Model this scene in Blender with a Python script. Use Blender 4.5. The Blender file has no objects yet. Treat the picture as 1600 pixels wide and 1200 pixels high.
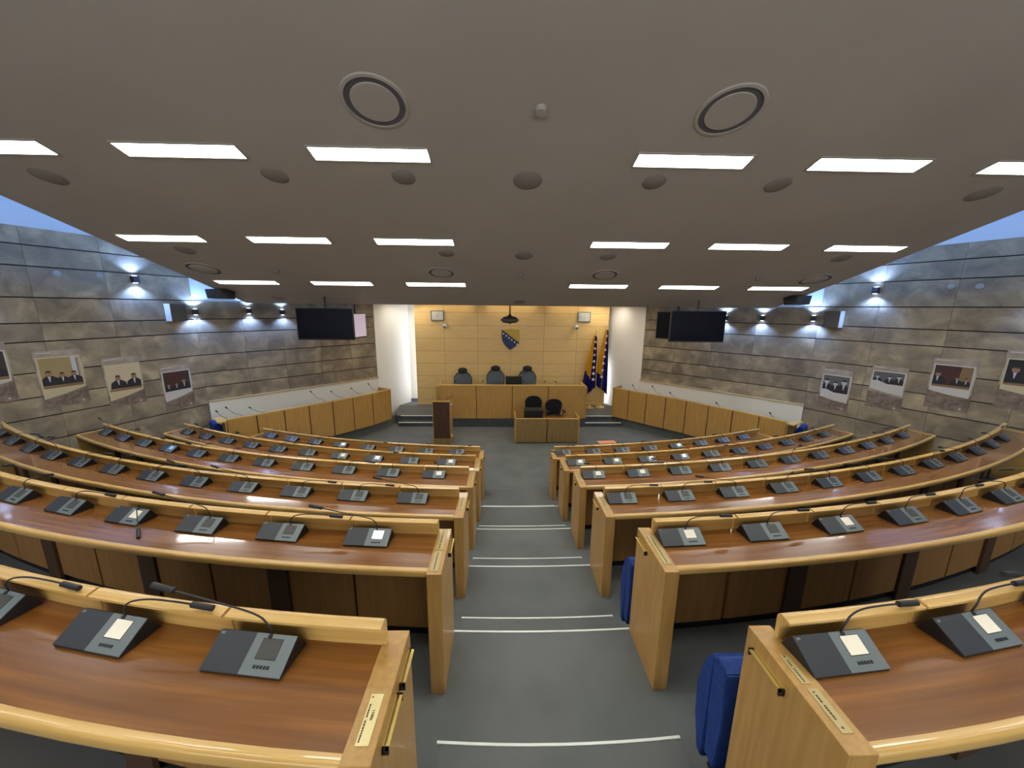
import bpy, bmesh, math, random
from mathutils import Vector, Matrix
random.seed(7)
C = bpy.context.scene.collection
SC = bpy.context.scene
PI = math.pi

# ------------------------------------------------------------------ camera
F_PX, PITCH, YAW, ROLL = 574.5, 0.2039, 0.0278, 0.0100
CAMZ = 3.56
cp, sp, cy, sy = math.cos(PITCH), math.sin(PITCH), math.cos(YAW), math.sin(YAW)
fw = Vector((sy * cp, cy * cp, -sp)); rt = Vector((cy, -sy, 0)); up = rt.cross(fw)
c_, s_ = math.cos(ROLL), math.sin(ROLL)
r2 = c_ * rt + s_ * up; u2 = -s_ * rt + c_ * up
cam_data = bpy.data.cameras.new('camera'); cam = bpy.data.objects.new('camera', cam_data); C.objects.link(cam)
cam_data.sensor_width = 36; cam_data.lens = 36 * F_PX / 1600; cam_data.clip_start = 0.02
M = Matrix((r2, u2, -fw)).transposed().to_4x4(); M.translation = Vector((-0.29, 0, CAMZ)); cam.matrix_world = M
SC.camera = cam

# ------------------------------------------------------------------ world, exposure
w = bpy.data.worlds.new('world'); SC.world = w; w.use_nodes = True
w.node_tree.nodes['Background'].inputs[0].default_value = (0.5, 0.55, 0.65, 1)
w.node_tree.nodes['Background'].inputs[1].default_value = 0.0
SC.view_settings.view_transform = 'Standard'; SC.view_settings.look = 'None'
SC.view_settings.exposure = 1.36; SC.view_settings.gamma = 1.0
LUM = 9.0          # ceiling luminaires
COVE = 22.0         # bluish cove tubes above the slab edges
SCONCE = 27.0      # wall sconce spots

REAR_FILL = 150.0       # fill light added behind the seats to brighten the ceiling
ld = bpy.data.lights.new('rear_window_daylight', 'AREA'); ld.shape = 'RECTANGLE'; ld.size = 13; ld.size_y = 2.6; ld.energy = REAR_FILL; ld.color = (.93, .96, 1.0)
lo = bpy.data.objects.new('rear_window_daylight', ld); C.objects.link(lo); lo.location = (0, -5.0, 4.3); lo.rotation_euler = (math.radians(100), 0, 0)

# ------------------------------------------------------------------ materials
MATS = {}
def srgb(r, g, b):
    f = lambda v: (v / 255 / 12.92) if v / 255 <= .04045 else ((v / 255 + .055) / 1.055) ** 2.4
    return (f(r), f(g), f(b), 1)
def mat(name, col, rough=.5, metal=0, spec=.5, emit=None, estr=0, coat=0):
    m = bpy.data.materials.new(name); m.use_nodes = True
    b = m.node_tree.nodes['Principled BSDF']
    b.inputs['Base Color'].default_value = col; b.inputs['Roughness'].default_value = rough
    b.inputs['Metallic'].default_value = metal; b.inputs['Specular IOR Level'].default_value = spec
    b.inputs['Coat Weight'].default_value = coat; b.inputs['Coat Roughness'].default_value = .06
    if emit: b.inputs['Emission Color'].default_value = emit; b.inputs['Emission Strength'].default_value = estr
    MATS[name] = m
    return m
def noisy(m, c1, c2, scale=(1, 1, 1), nscale=5, detail=4, coord='Object', c3=None, rough_var=0, bump=0, contrast=(.35, .65), distort=0):
    nt = m.node_tree; b = nt.nodes['Principled BSDF']; N = nt.nodes.new; Lk = nt.links.new
    tc = N('ShaderNodeTexCoord'); mp = N('ShaderNodeMapping'); mp.inputs['Scale'].default_value = scale
    Lk(tc.outputs[coord], mp.inputs[0])
    n = N('ShaderNodeTexNoise'); n.inputs['Scale'].default_value = nscale; n.inputs['Detail'].default_value = detail
    n.inputs['Distortion'].default_value = distort
    Lk(mp.outputs[0], n.inputs[0])
    cr = N('ShaderNodeValToRGB'); cr.color_ramp.elements[0].position = contrast[0]; cr.color_ramp.elements[1].position = contrast[1]
    cr.color_ramp.elements[0].color = c1; cr.color_ramp.elements[1].color = c2
    if c3: e = cr.color_ramp.elements.new(sum(contrast) / 2); e.color = c3
    Lk(n.outputs['Fac'], cr.inputs[0]); Lk(cr.outputs[0], b.inputs['Base Color'])
    if bump:
        bp = N('ShaderNodeBump'); bp.inputs['Strength'].default_value = bump; bp.inputs['Distance'].default_value = .01
        Lk(n.outputs['Fac'], bp.inputs['Height']); Lk(bp.outputs[0], b.inputs['Normal'])
    return cr, n, mp
# light oak / maple veneers
oak = mat('oak', srgb(190, 140, 75), .38, coat=.15); noisy(oak, srgb(178, 134, 69), srgb(194, 150, 82), (14, 14, 1.0), 3, 5)
oak_h = mat('oak_trim', srgb(214, 168, 100), .28, coat=.4); noisy(oak_h, srgb(208, 164, 88), srgb(224, 182, 106), (.6, 30, 30), 2, 4, 'UV')
oak_dull = mat('oak_modesty', srgb(176, 128, 66), .5); noisy(oak_dull, srgb(160, 116, 62), srgb(174, 128, 72), (14, 14, .8), 3, 5)
oak_green = mat('oak_olive', srgb(140, 112, 62), .5); noisy(oak_green, srgb(130, 102, 56), srgb(150, 120, 70), (14, 14, .8), 3, 4)
veneer = mat('reddish_veneer', srgb(138, 84, 44), .24, coat=.8)
noisy(veneer, srgb(116, 70, 27), srgb(162, 106, 44), (.5, 12, 12), 2.0, 7, 'UV', c3=srgb(134, 84, 33), contrast=(.28, .72))
maple = mat('maple_wall_panel', srgb(206, 170, 104), .4)
dark_wood = mat('dark_brown_wood', srgb(72, 46, 32), .5); noisy(dark_wood, srgb(62, 40, 28), srgb(84, 56, 38), (14, 14, 1), 3, 4)
support_m = mat('support_brown', srgb(84, 60, 42), .6)
carpet = mat('carpet', srgb(112, 115, 112), .95, spec=.1); noisy(carpet, srgb(107, 110, 107), srgb(117, 119, 116), (1, 1, 1), 2.2, 8, bump=.05)
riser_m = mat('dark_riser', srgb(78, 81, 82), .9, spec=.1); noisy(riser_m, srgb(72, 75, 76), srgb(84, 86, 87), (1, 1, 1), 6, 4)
strip_m = mat('white_nosing', srgb(244, 248, 238), .5)
plaster = mat('ceiling_plaster', srgb(186, 178, 167), .85, spec=.15); noisy(plaster, srgb(184, 176, 165), srgb(189, 181, 170), (1, 1, 1), .8, 2)
white_pl = mat('white_plaster', srgb(236, 234, 228), .8, spec=.2)
upper_pl = mat('upper_wall_plaster', srgb(196, 202, 208), .8, spec=.2)
dado_m = mat('dado_paint', srgb(232, 228, 214), .7)
sill_m = mat('sill_wood', srgb(196, 170, 122), .5)
black = mat('black_plastic', srgb(28, 28, 32), .35)
charcoal = mat('charcoal_plastic', srgb(52, 54, 57), .42)
silver = mat('silver_grey_plastic', srgb(116, 124, 123), .4, metal=.2)
lcd_dark = mat('screen_dark', srgb(72, 70, 64), .45)
lcd_glare = mat('screen_lit', srgb(214, 206, 184), .2, emit=srgb(232, 222, 198), estr=.16)  # ceiling lights mirrored in the screen, painted as pale colour and faint glow
lcd_white_glare = mat('screen_white', srgb(230, 230, 228), .2, emit=srgb(240, 240, 238), estr=.32)  # stronger ceiling-light reflection, painted white with some glow
lcd_blue = mat('screen_blue', srgb(120, 170, 230), .2, emit=srgb(110, 165, 235), estr=.32)
rubber = mat('microphone_black', srgb(34, 33, 36), .55)
brass = mat('brass', srgb(226, 196, 110), .35, metal=.55)
plate_m = mat('pale_brass_plate', srgb(228, 210, 148), .35, metal=.25)
plate_g = mat('tarnished_plate', srgb(190, 168, 112), .4, metal=.2)
ink = mat('ink', srgb(60, 54, 44), .6)
blue_cloth = mat('blue_upholstery', srgb(22, 62, 138), .75); noisy(blue_cloth, srgb(16, 50, 118), srgb(24, 64, 138), (1, 1, 1), 30, 3)
black_fabric = mat('black_fabric', srgb(34, 36, 42), .8)
grey_mesh = mat('grey_blue_mesh', srgb(126, 136, 148), .7); noisy(grey_mesh, srgb(116, 126, 140), srgb(136, 146, 158), (1, 1, 1), 60, 2)
chrome = mat('chrome', srgb(190, 190, 195), .2, metal=1)
tv_black = mat('tv_glass', srgb(14, 15, 24), .12)
tv_frame = mat('tv_frame', srgb(24, 24, 28), .4)
grille = mat('grey_grille', srgb(146, 138, 129), .8)
ring_m = mat('vent_ring_gap', srgb(98, 94, 98), .8)
vent_in = mat('vent_disc', srgb(184, 176, 165), .8)
lamp_body = mat('sconce_body', srgb(46, 48, 56), .5)
white_plastic = mat('white_plastic', srgb(208, 210, 206), .5)
grey_box = mat('grey_speaker_cloth', srgb(92, 88, 84), .8)
flag_yellow = mat('flag_yellow', srgb(240, 188, 30), .7)
flag_blue = mat('flag_blue', srgb(30, 34, 124), .7)
flag_white = mat('flag_white', srgb(232, 232, 236), .7)
fringe_m = mat('gold_fringe', srgb(208, 180, 96), .6)
crest_blue = mat('crest_blue', srgb(24, 40, 92), .4); crest_yellow = mat('crest_yellow', srgb(196, 166, 40), .4); crest_dark = mat('crest_outline', srgb(40, 40, 36), .5)
paper_pink = mat('orange_folder', srgb(214, 140, 100), .6)
skirting = mat('blue_grey_skirting', srgb(104, 112, 140), .6)

# maple wall with staggered joints (object x = width, z = height)
def joints(m, c1, c2, cj, bw, bh, off=.5, mortar=.012, grain=(2, 2, 30)):
    nt = m.node_tree; b = nt.nodes['Principled BSDF']; N = nt.nodes.new; Lk = nt.links.new
    tc = N('ShaderNodeTexCoord'); sep = N('ShaderNodeSeparateXYZ'); com = N('ShaderNodeCombineXYZ')
    Lk(tc.outputs['Object'], sep.inputs[0]); Lk(sep.outputs['X'], com.inputs['X']); Lk(sep.outputs['Z'], com.inputs['Y'])
    br = N('ShaderNodeTexBrick'); br.offset = off; br.inputs['Scale'].default_value = 1
    br.inputs['Brick Width'].default_value = bw; br.inputs['Row Height'].default_value = bh
    br.inputs['Mortar Size'].default_value = mortar; br.inputs['Mortar Smooth'].default_value = .3
    br.inputs['Color1'].default_value = c1; br.inputs['Color2'].default_value = c2; br.inputs['Mortar'].default_value = cj
    Lk(com.outputs[0], br.inputs['Vector'])
    mp = N('ShaderNodeMapping'); mp.inputs['Scale'].default_value = grain; Lk(tc.outputs['Object'], mp.inputs[0])
    n = N('ShaderNodeTexNoise'); n.inputs['Scale'].default_value = 2; n.inputs['Detail'].default_value = 5; Lk(mp.outputs[0], n.inputs[0])
    mx = N('ShaderNodeMix'); mx.data_type = 'RGBA'; mx.blend_type = 'OVERLAY'; mx.inputs[0].default_value = .3
    Lk(br.outputs['Color'], mx.inputs[6]); Lk(n.outputs['Fac'], mx.inputs[7]); Lk(mx.outputs[2], b.inputs['Base Color'])
joints(maple, srgb(232, 198, 132), srgb(226, 192, 126), srgb(188, 152, 94), 1.11, .425, 0, .008)

# stone: colour varies per slab (face attribute) and with cloudy stains
stone = mat('travertine', srgb(120, 110, 96), .62, spec=.3)
def build_stone():
    nt = stone.node_tree; b = nt.nodes['Principled BSDF']; N = nt.nodes.new; Lk = nt.links.new
    at = N('ShaderNodeAttribute'); at.attribute_name = 'slab'
    tc = N('ShaderNodeTexCoord')
    def nz(s, d, sc=(1, 1, 1), dist=0):
        mp = N('ShaderNodeMapping'); mp.inputs['Scale'].default_value = sc; Lk(tc.outputs['Object'], mp.inputs[0])
        off = N('ShaderNodeVectorMath'); off.operation = 'ADD'; Lk(mp.outputs[0], off.inputs[0])
        sc2 = N('ShaderNodeVectorMath'); sc2.operation = 'SCALE'; sc2.inputs['Scale'].default_value = 9; Lk(at.outputs['Color'], sc2.inputs[0]); Lk(sc2.outputs[0], off.inputs[1])
        n = N('ShaderNodeTexNoise'); n.inputs['Scale'].default_value = s; n.inputs['Detail'].default_value = d; n.inputs['Distortion'].default_value = dist
        Lk(off.outputs[0], n.inputs[0]); return n
    n1 = nz(2.6, 5, dist=.6); n2 = nz(26, 3, (1, 1, 2.5))
    cr = N('ShaderNodeValToRGB'); E = cr.color_ramp.elements
    E[0].position = .3; E[0].color = srgb(116, 105, 90); E[1].position = .72; E[1].color = srgb(178, 161, 132)
    e = E.new(.5); e.color = srgb(142, 129, 108)
    Lk(n1.outputs['Fac'], cr.inputs[0])
    m1 = N('ShaderNodeMix'); m1.data_type = 'RGBA'; m1.blend_type = 'OVERLAY'; m1.inputs[0].default_value = .35
    Lk(cr.outputs[0], m1.inputs[6]); Lk(at.outputs['Color'], m1.inputs[7])
    m2 = N('ShaderNodeMix'); m2.data_type = 'RGBA'; m2.blend_type = 'OVERLAY'; m2.inputs[0].default_value = .2
    Lk(m1.outputs[2], m2.inputs[6]); Lk(n2.outputs['Fac'], m2.inputs[7]); Lk(m2.outputs[2], b.inputs['Base Color'])
build_stone()
groove = mat('stone_groove', srgb(40, 37, 36), .9)

# luminaire diffuser: brighter along the tubes
lum = mat('luminaire_diffuser', srgb(240, 240, 235), .5, emit=srgb(246, 248, 244), estr=LUM)
def build_lum():
    nt = lum.node_tree; b = nt.nodes['Principled BSDF']; N = nt.nodes.new; Lk = nt.links.new
    tc = N('ShaderNodeTexCoord'); sep = N('ShaderNodeSeparateXYZ'); Lk(tc.outputs['Object'], sep.inputs[0])
    ab = N('ShaderNodeMath'); ab.operation = 'ABSOLUTE'; Lk(sep.outputs['Y'], ab.inputs[0])
    mr = N('ShaderNodeMapRange'); mr.inputs['From Min'].default_value = .03; mr.inputs['From Max'].default_value = .1
    mr.inputs['To Min'].default_value = LUM * 1.4; mr.inputs['To Max'].default_value = LUM * .45
    Lk(ab.outputs[0], mr.inputs[0]); Lk(mr.outputs[0], b.inputs['Emission Strength'])
build_lum()
cove_blue = mat('cove_tube_blue', srgb(150, 190, 255), .5, emit=srgb(140, 186, 255), estr=COVE)
cove_warm = mat('cove_tube_warm', srgb(255, 230, 190), .5, emit=srgb(255, 238, 208), estr=2.6)
sconce_glow = mat('sconce_lens', srgb(220, 235, 255), .5, emit=srgb(190, 212, 255), estr=5)
stage_lum = mat('stage_light', srgb(250, 240, 225), .5, emit=srgb(255, 244, 226), estr=7)

# ------------------------------------------------------------------ mesh helpers
def link(name, me, parent=None, loc=(0, 0, 0), rotz=0):
    o = bpy.data.objects.new(name, me); C.objects.link(o)
    o.location = loc; o.rotation_euler = (0, 0, rotz)
    if parent: o.parent = parent
    return o
def obj(name, bm, mats, parent=None, loc=(0, 0, 0), rotz=0, smooth=False):
    me = bpy.data.meshes.new(name)
    bmesh.ops.recalc_face_normals(bm, faces=bm.faces[:])
    bm.to_mesh(me); bm.free()
    for m in (mats if isinstance(mats, (list, tuple)) else [mats]): me.materials.append(m)
    if smooth:
        for p in me.polygons: p.use_smooth = True
        me.set_sharp_from_angle(angle=math.radians(40))
    return link(name, me, parent, loc, rotz)
def tag(o, label=None, cat=None, group=None, kind=None):
    if label: o['label'] = label
    if cat: o['category'] = cat
    if group: o['group'] = group
    if kind: o['kind'] = kind
    return o
def empty(name, loc=(0, 0, 0), rotz=0, label=None, cat=None, group=None, kind=None):
    o = bpy.data.objects.new(name, None); C.objects.link(o); o.location = loc; o.rotation_euler = (0, 0, rotz)
    o.empty_display_size = .05
    return tag(o, label, cat, group, kind)
def struct(o): o['kind'] = 'structure'; return o
def box(bm, x0, x1, y0, y1, z0, z1, mi=0, bev=0):
    vs = [bm.verts.new((x, y, z)) for z in (z0, z1) for y in (y0, y1) for x in (x0, x1)]
    fs = [bm.faces.new([vs[i] for i in q]) for q in ((0, 2, 3, 1), (4, 5, 7, 6), (0, 1, 5, 4), (2, 6, 7, 3), (0, 4, 6, 2), (1, 3, 7, 5))]
    for f in fs: f.material_index = mi
    if bev:
        es = list({e for f in fs for e in f.edges})
        r = bmesh.ops.bevel(bm, geom=es, offset=bev, segments=2, affect='EDGES', profile=.5)
        for f in r['faces']: f.material_index = mi
    return vs
def prism(bm, pts, z0, z1, mi=0):
    a = [bm.verts.new((x, y, z0)) for x, y in pts]; b = [bm.verts.new((x, y, z1)) for x, y in pts]
    n = len(pts); fs = [bm.faces.new(a[::-1]), bm.faces.new(b)]
    for i in range(n): fs.append(bm.faces.new((a[i], a[(i + 1) % n], b[(i + 1) % n], b[i])))
    for f in fs: f.material_index = mi
def extrude_x(bm, prof, x0, x1, mi=0):
    """prof: (y,z) polygon extruded along x"""
    a = [bm.verts.new((x0, y, z)) for y, z in prof]; b = [bm.verts.new((x1, y, z)) for y, z in prof]
    n = len(prof); fs = [bm.faces.new(a), bm.faces.new(b[::-1])]
    for i in range(n): fs.append(bm.faces.new((a[i], b[i], b[(i + 1) % n], a[(i + 1) % n])))
    for f in fs: f.material_index = mi
    return fs
def bm_new(): return bmesh.new()
def tube(bm, pts, r, n=8, mi=0, smooth_n=0, taper=None):
    P = [Vector(p) for p in pts]
    if smooth_n:
        Q = []
        for i in range(len(P) - 1):
            p0 = P[max(i - 1, 0)]; p1 = P[i]; p2 = P[i + 1]; p3 = P[min(i + 2, len(P) - 1)]
            for k in range(smooth_n):
                t = k / smooth_n
                Q.append(.5 * ((2 * p1) + (-p0 + p2) * t + (2 * p0 - 5 * p1 + 4 * p2 - p3) * t * t + (-p0 + 3 * p1 - 3 * p2 + p3) * t ** 3))
        Q.append(P[-1]); P = Q
    rings = []; nrm = None
    for i, p in enumerate(P):
        d = (P[min(i + 1, len(P) - 1)] - P[max(i - 1, 0)]).normalized()
        if nrm is None: nrm = d.orthogonal().normalized()
        nrm = (nrm - d * nrm.dot(d)).normalized(); bi = d.cross(nrm)
        rr = r if taper is None else taper[0] + (taper[1] - taper[0]) * i / (len(P) - 1)
        rings.append([bm.verts.new(p + (nrm * math.cos(2 * PI * k / n) + bi * math.sin(2 * PI * k / n)) * rr) for k in range(n)])
    fs = []
    for a, b in zip(rings, rings[1:]):
        for k in range(n): fs.append(bm.faces.new((a[k], a[(k + 1) % n], b[(k + 1) % n], b[k])))
    fs.append(bm.faces.new(rings[0][::-1])); fs.append(bm.faces.new(rings[-1]))
    for f in fs: f.material_index = mi
def lathe(bm, prof, n=24, mi=0, cx=0, cy_=0):
    rings = []
    for r, z in prof:
        rings.append([bm.verts.new((cx + r * math.cos(2 * PI * k / n), cy_ + r * math.sin(2 * PI * k / n), z)) for k in range(n)] if r > 1e-5 else [bm.verts.new((cx, cy_, z))])
    for a, b in zip(rings, rings[1:]):
        for k in range(n):
            k2 = (k + 1) % n
            q = [a[k % len(a)], a[k2 % len(a)], b[k2 % len(b)], b[k % len(b)]]
            q = list(dict.fromkeys(q))
            if len(q) > 2: f = bm.faces.new(q); f.material_index = mi
    for rg in (rings[0], rings[-1]):
        if len(rg) > 1: f = bm.faces.new(rg); f.material_index = mi
def sweep(name, prof, c, a0, a1, mats, parent=None, seg=None, smooth=True):
    """closed cross-section (radius, z) swept about the vertical through (0,c); angle 0 looks at the camera side"""
    Rm = sum(p[0] for p in prof) / len(prof)
    n = seg or max(2, int(abs(a1 - a0) / math.radians(1.2)))
    bm = bmesh.new(); uv = bm.loops.layers.uv.new('UVMap')
    L = [0]
    for i in range(len(prof)): q = prof[(i + 1) % len(prof)]; p = prof[i]; L.append(L[-1] + math.hypot(q[0] - p[0], q[1] - p[1]))
    rings = []
    for i in range(n + 1):
        a = a0 + (a1 - a0) * i / n
        rings.append([bm.verts.new((r * math.sin(a), c - r * math.cos(a), z)) for r, z in prof])
    m = len(prof)
    for i in range(n):
        for k in range(m):
            k2 = (k + 1) % m
            f = bm.faces.new((rings[i][k], rings[i + 1][k], rings[i + 1][k2], rings[i][k2]))
            us = [(a0 + (a1 - a0) * j / n) * Rm for j in (i, i + 1, i + 1, i)]
            vs = (L[k], L[k], L[k + 1], L[k + 1])
            for lp, u, v in zip(f.loops, us, vs): lp[uv].uv = (u, v)
    for rg in (rings[0], rings[-1]):
        f = bm.faces.new(rg)
        for lp in f.loops: co = lp.vert.co; lp[uv].uv = (co.x, co.z)
    me = bpy.data.meshes.new(name); bmesh.ops.recalc_face_normals(bm, faces=bm.faces[:]); bm.to_mesh(me); bm.free()
    for mt in (mats if isinstance(mats, (list, tuple)) else [mats]): me.materials.append(mt)
    if smooth:
        for p in me.polygons: p.use_smooth = True
        me.set_sharp_from_angle(angle=math.radians(35))
    return link(name, me, parent)
def star(bm, cx, cz, r, y, mi, rot=0, f=.42):
    vs = [bm.verts.new((cx + (r if k % 2 == 0 else r * f) * math.sin(rot + k * PI / 5), y, cz + (r if k % 2 == 0 else r * f) * math.cos(rot + k * PI / 5))) for k in range(10)]
    fc = bm.faces.new(vs); fc.material_index = mi
def text_mesh(s, size, m, parent, loc, rot, name='lettering'):
    cu = bpy.data.curves.new(name, 'FONT'); cu.body = s; cu.size = size; cu.align_x = 'CENTER'; cu.align_y = 'CENTER'; cu.extrude = .0004
    t = bpy.data.objects.new(name, cu); C.objects.link(t)
    dg = bpy.context.evaluated_depsgraph_get(); me = bpy.data.meshes.new_from_object(t.evaluated_get(dg))
    bpy.data.objects.remove(t); me.materials.clear(); me.materials.append(m)
    o = link(name, me, parent, loc); o.rotation_euler = rot
    return o

# ------------------------------------------------------------------ numbers measured from the place
ZT = {k: CAMZ - h for k, h in zip(range(1, 7), (2.613, 2.302, 2.019, 1.763, 1.421, 1.131))}
ZF = {k: ZT[k] - .80 for k in ZT}; ZF[0] = 0.0
DN = dict(zip(range(1, 7), (6.089, 4.932, 3.891, 2.859, 1.756, .72)))
DF = dict(zip(range(1, 7), (6.51, 5.352, 4.312, 3.302, 2.175, 1.116)))
RR = {1: 14.01, 2: 13.77, 3: 14.62, 4: 15.03, 5: 13.27, 6: 9.00}
CC = {k: c for k, c in zip(range(1, 7), (20.10, 18.70, 18.51, 17.89, 15.03, 9.69))}
AEND = {1: 22.7, 2: 28.0, 3: 28.5, 4: 30.6, 5: 27.0, 6: 19.5}
NSEAT = {1: 8, 2: 10, 3: 11, 4: 12, 5: 8, 6: 3}
HW = .615; PT = .082; SEAT = .58
SLOPE, ZC0 = -.295, 2.559 + CAMZ
def zc(y): return ZC0 + SLOPE * y
TILT = math.atan(SLOPE)

# walls: (normal, K) planes, bends
LB, RB = Vector((-6.99, 8.32)), Vector((6.76, 8.13))
def wall_dir(side, tilt): t = math.radians(tilt); return Vector((side * math.sin(t), -math.cos(t)))   # from bend towards the camera
dLR, dRR = wall_dir(-1, 18.8), wall_dir(1, 24.7)
LE, RE = Vector((-4.17, 11.40)), Vector((4.02, 11.13))
COURSES = [.45, .85, 1.33, 1.73, 2.06, 2.455, 2.945, 3.24, 3.64, 4.12, 4.44, 4.72]

def wall_frame(name, P0, P1):
    """empty-like transform: local x along P0->P1, local -y pointing into the room, z up"""
    d = (P1 - P0); a = math.atan2(d.y, d.x); return a
def stone_wall(name, P0, P1, z0, z1, seed, step=None, thick=.12):
    """slabs in courses; P0->P1 left to right as seen from the room; face at local y=0, body to +y"""
    rnd = random.Random(seed); L = (P1 - P0).length; a = math.atan2((P1 - P0).y, (P1 - P0).x)
    bm = bmesh.new(); col = bm.loops.layers.float_color.new('slab')
    zs = [z0] + [c for c in COURSES if z0 + .05 < c < z1 - .05] + [z1]
    g = .019
    colx = [0.0]
    while colx[-1] < L - .5: colx.append(min(L, colx[-1] + .80 + rnd.random() * .22))
    colx[-1] = L
    def slab(x0, x1, zb, zt):
        vs = box(bm, x0, x1, -.0, .04, zb, zt, 0)
        c = .38 + rnd.random() * .26; w = rnd.random() * .03
        for f in {f for v in vs for f in v.link_faces}:
            for lp in f.loops: lp[col] = (c + w, c, c - w, 1)
    for zb, zt in zip(zs, zs[1:]):
        for xa, xb in zip(colx, colx[1:]):
            slab(xa + .0018, xb - .0018, zb + (g if zb > z0 else 0), zt)
    vs = box(bm, 0, L, .035, thick, z0, z1, 1)
    o = obj(name, bm, [stone, groove], None, (P0.x, P0.y, 0), a)
    return struct(o)
LFAR = LB + dLR * 14; RFAR = RB + dRR * 14
stone_wall('wall_left', LFAR, LB, 0, 4.72, 3)
stone_wall('wall_front_left', LB, LE, 1.41, 3.64, 4)
stone_wall('wall_front_right', RE, RB, 1.42, 3.64, 5)
stone_wall('wall_right', RB, RFAR, 0, 4.72, 6)
def flat_wall(name, P0, P1, z0, z1, m, y0=0, y1=.1):
    bm = bmesh.new(); box(bm, 0, (P1 - P0).length, y0, y1, z0, z1)
    return struct(obj(name, bm, m, None, (P0.x, P0.y, 0), math.atan2((P1 - P0).y, (P1 - P0).x)))
flat_wall('wall_upper_left', LFAR, LB, 4.72, 8.2, upper_pl, .02, .12)
flat_wall('wall_upper_right', RB, RFAR, 4.72, 8.2, upper_pl, .02, .12)
flat_wall('wall_upper_front_left', LB, LE, 3.64, 8.2, upper_pl, .02, .12)
flat_wall('wall_upper_front_right', RE, RB, 3.64, 8.2, upper_pl, .02, .12)
# dado below the stone, standing proud of it, with a wooden sill
flat_wall('wall_dado_left', LB, LE, 0, 1.39, dado_m, -.05, .12)
flat_wall('wall_dado_right', RE, RB, 0, 1.40, dado_m, -.05, .12)
flat_wall('trim_1', LB, LE, 1.385, 1.415, sill_m, -.07, .06)
flat_wall('trim_2', RE, RB, 1.395, 1.425, sill_m, -.07, .06)
# white plaster between stone and maple wall
WD = 12.39
WL, WR = -3.19, 3.28
V = Vector
flat_wall('wall_plaster_left', LE + V((0, .0)), V((-3.92, 12.05)), 0, 3.66, white_pl, 0, .1)
flat_wall('wall_plaster_left_inner', V((-3.92, 12.05)), V((-3.50, 12.80)), 0, 3.66, white_pl, 0, .1)
flat_wall('wall_recess_left', V((-3.55, 12.80)), V((-3.0, 12.80)), 0, 3.66, white_pl, 0, .1)
flat_wall('wall_plaster_right', V((3.66, 12.0)), RE, 0, 3.66, white_pl, 0, .1)
flat_wall('wall_plaster_right_inner', V((3.30, 12.8)), V((3.66, 12.0)), 0, 3.66, white_pl, 0, .1)
flat_wall('wall_recess_right', V((3.0, 12.80)), V((3.45, 12.80)), 0, 3.66, white_pl, 0, .1)
flat_wall('baseboard_left', V((-3.53, 12.79)), V((-3.0, 12.79)), .26, .38, skirting, -.015, 0)
flat_wall('baseboard_right', V((3.0, 12.79)), V((3.4, 12.79)), .26, .38, skirting, -.015, 0)
bm = bm_new(); box(bm, WL, WR, WD, WD + .08, .26, 3.66)
struct(obj('wall_maple', bm, maple))
# rear and outer closure
flat_wall('wall_back', V((RFAR.x, -5.2)), V((LFAR.x, -5.2)), 0, 8.2, white_pl)
bm = bm_new(); box(bm, -12, 12, -5.3, 13.2, 8.2, 8.3); struct(obj('ceiling_upper', bm, upper_pl))
bm = bm_new(); box(bm, -4.4, 4.4, 8.62, 13.0, 3.665, 3.74); struct(obj('ceiling_stage', bm, white_pl))
bm = bm_new(); box(bm, -4.4, 4.4, 12.9, 13.0, 3.74, 8.2); struct(obj('wall_upper_stage', bm, upper_pl))
# sloping ceiling slab
bm = bm_new()
prof = [(-5.1, zc(-5.1)), (8.5, zc(8.5)), (8.62, zc(8.5)), (8.62, zc(8.5) + .25), (-5.1, zc(-5.1) + .3)]
extrude_x(bm, prof, -5.955, 5.955)
struct(obj('ceiling', bm, plaster))

# fill lamps added to brighten the narrow niches beside the maple wall
for x, e, zz, hh in ((-2.98, 4.2, 1.9, 3.0), (3.02, 2.6, 1.0, 1.4)):
    ld = bpy.data.lights.new('niche_daylight', 'AREA'); ld.shape = 'RECTANGLE'; ld.size = .25; ld.size_y = hh; ld.energy = e; ld.color = (.86, .92, 1.0)
    lo = bpy.data.objects.new('niche_daylight', ld); C.objects.link(lo); lo.location = (x, 12.64, zz); lo.rotation_euler = (PI / 2, 0, PI / 2 if x < 0 else -PI / 2)
# made-up glazing behind the fill lamps: a rear band, slim panes in the niches
added_pane_m = mat('window_pane', srgb(190, 205, 220), .1); added_frame_m = mat('window_frame_grey', srgb(150, 152, 154), .5)
bm = bm_new(); box(bm, -6.5, 6.5, -5.19, -5.17, 3.0, 5.6)
struct(obj('window_1', bm, added_pane_m))
bm = bm_new()
for i in range(8): x = -6.5 + i * 13 / 7; box(bm, x - .04, x + .04, -5.19, -5.08, 3.0, 5.6)
for z in (2.96, 5.6): box(bm, -6.54, 6.54, -5.19, -5.08, z, z + .04)
f = obj('window_frame', bm, added_frame_m, bpy.data.objects['window_1'])
for i, x in enumerate((-2.96, 3.0)):
    bm = bm_new(); box(bm, x - .01, x + .01, 12.49, 12.79, .3 if i else .36, 1.75 if i else 3.45); struct(obj('window_%d' % (i + 2), bm, added_pane_m))
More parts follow.
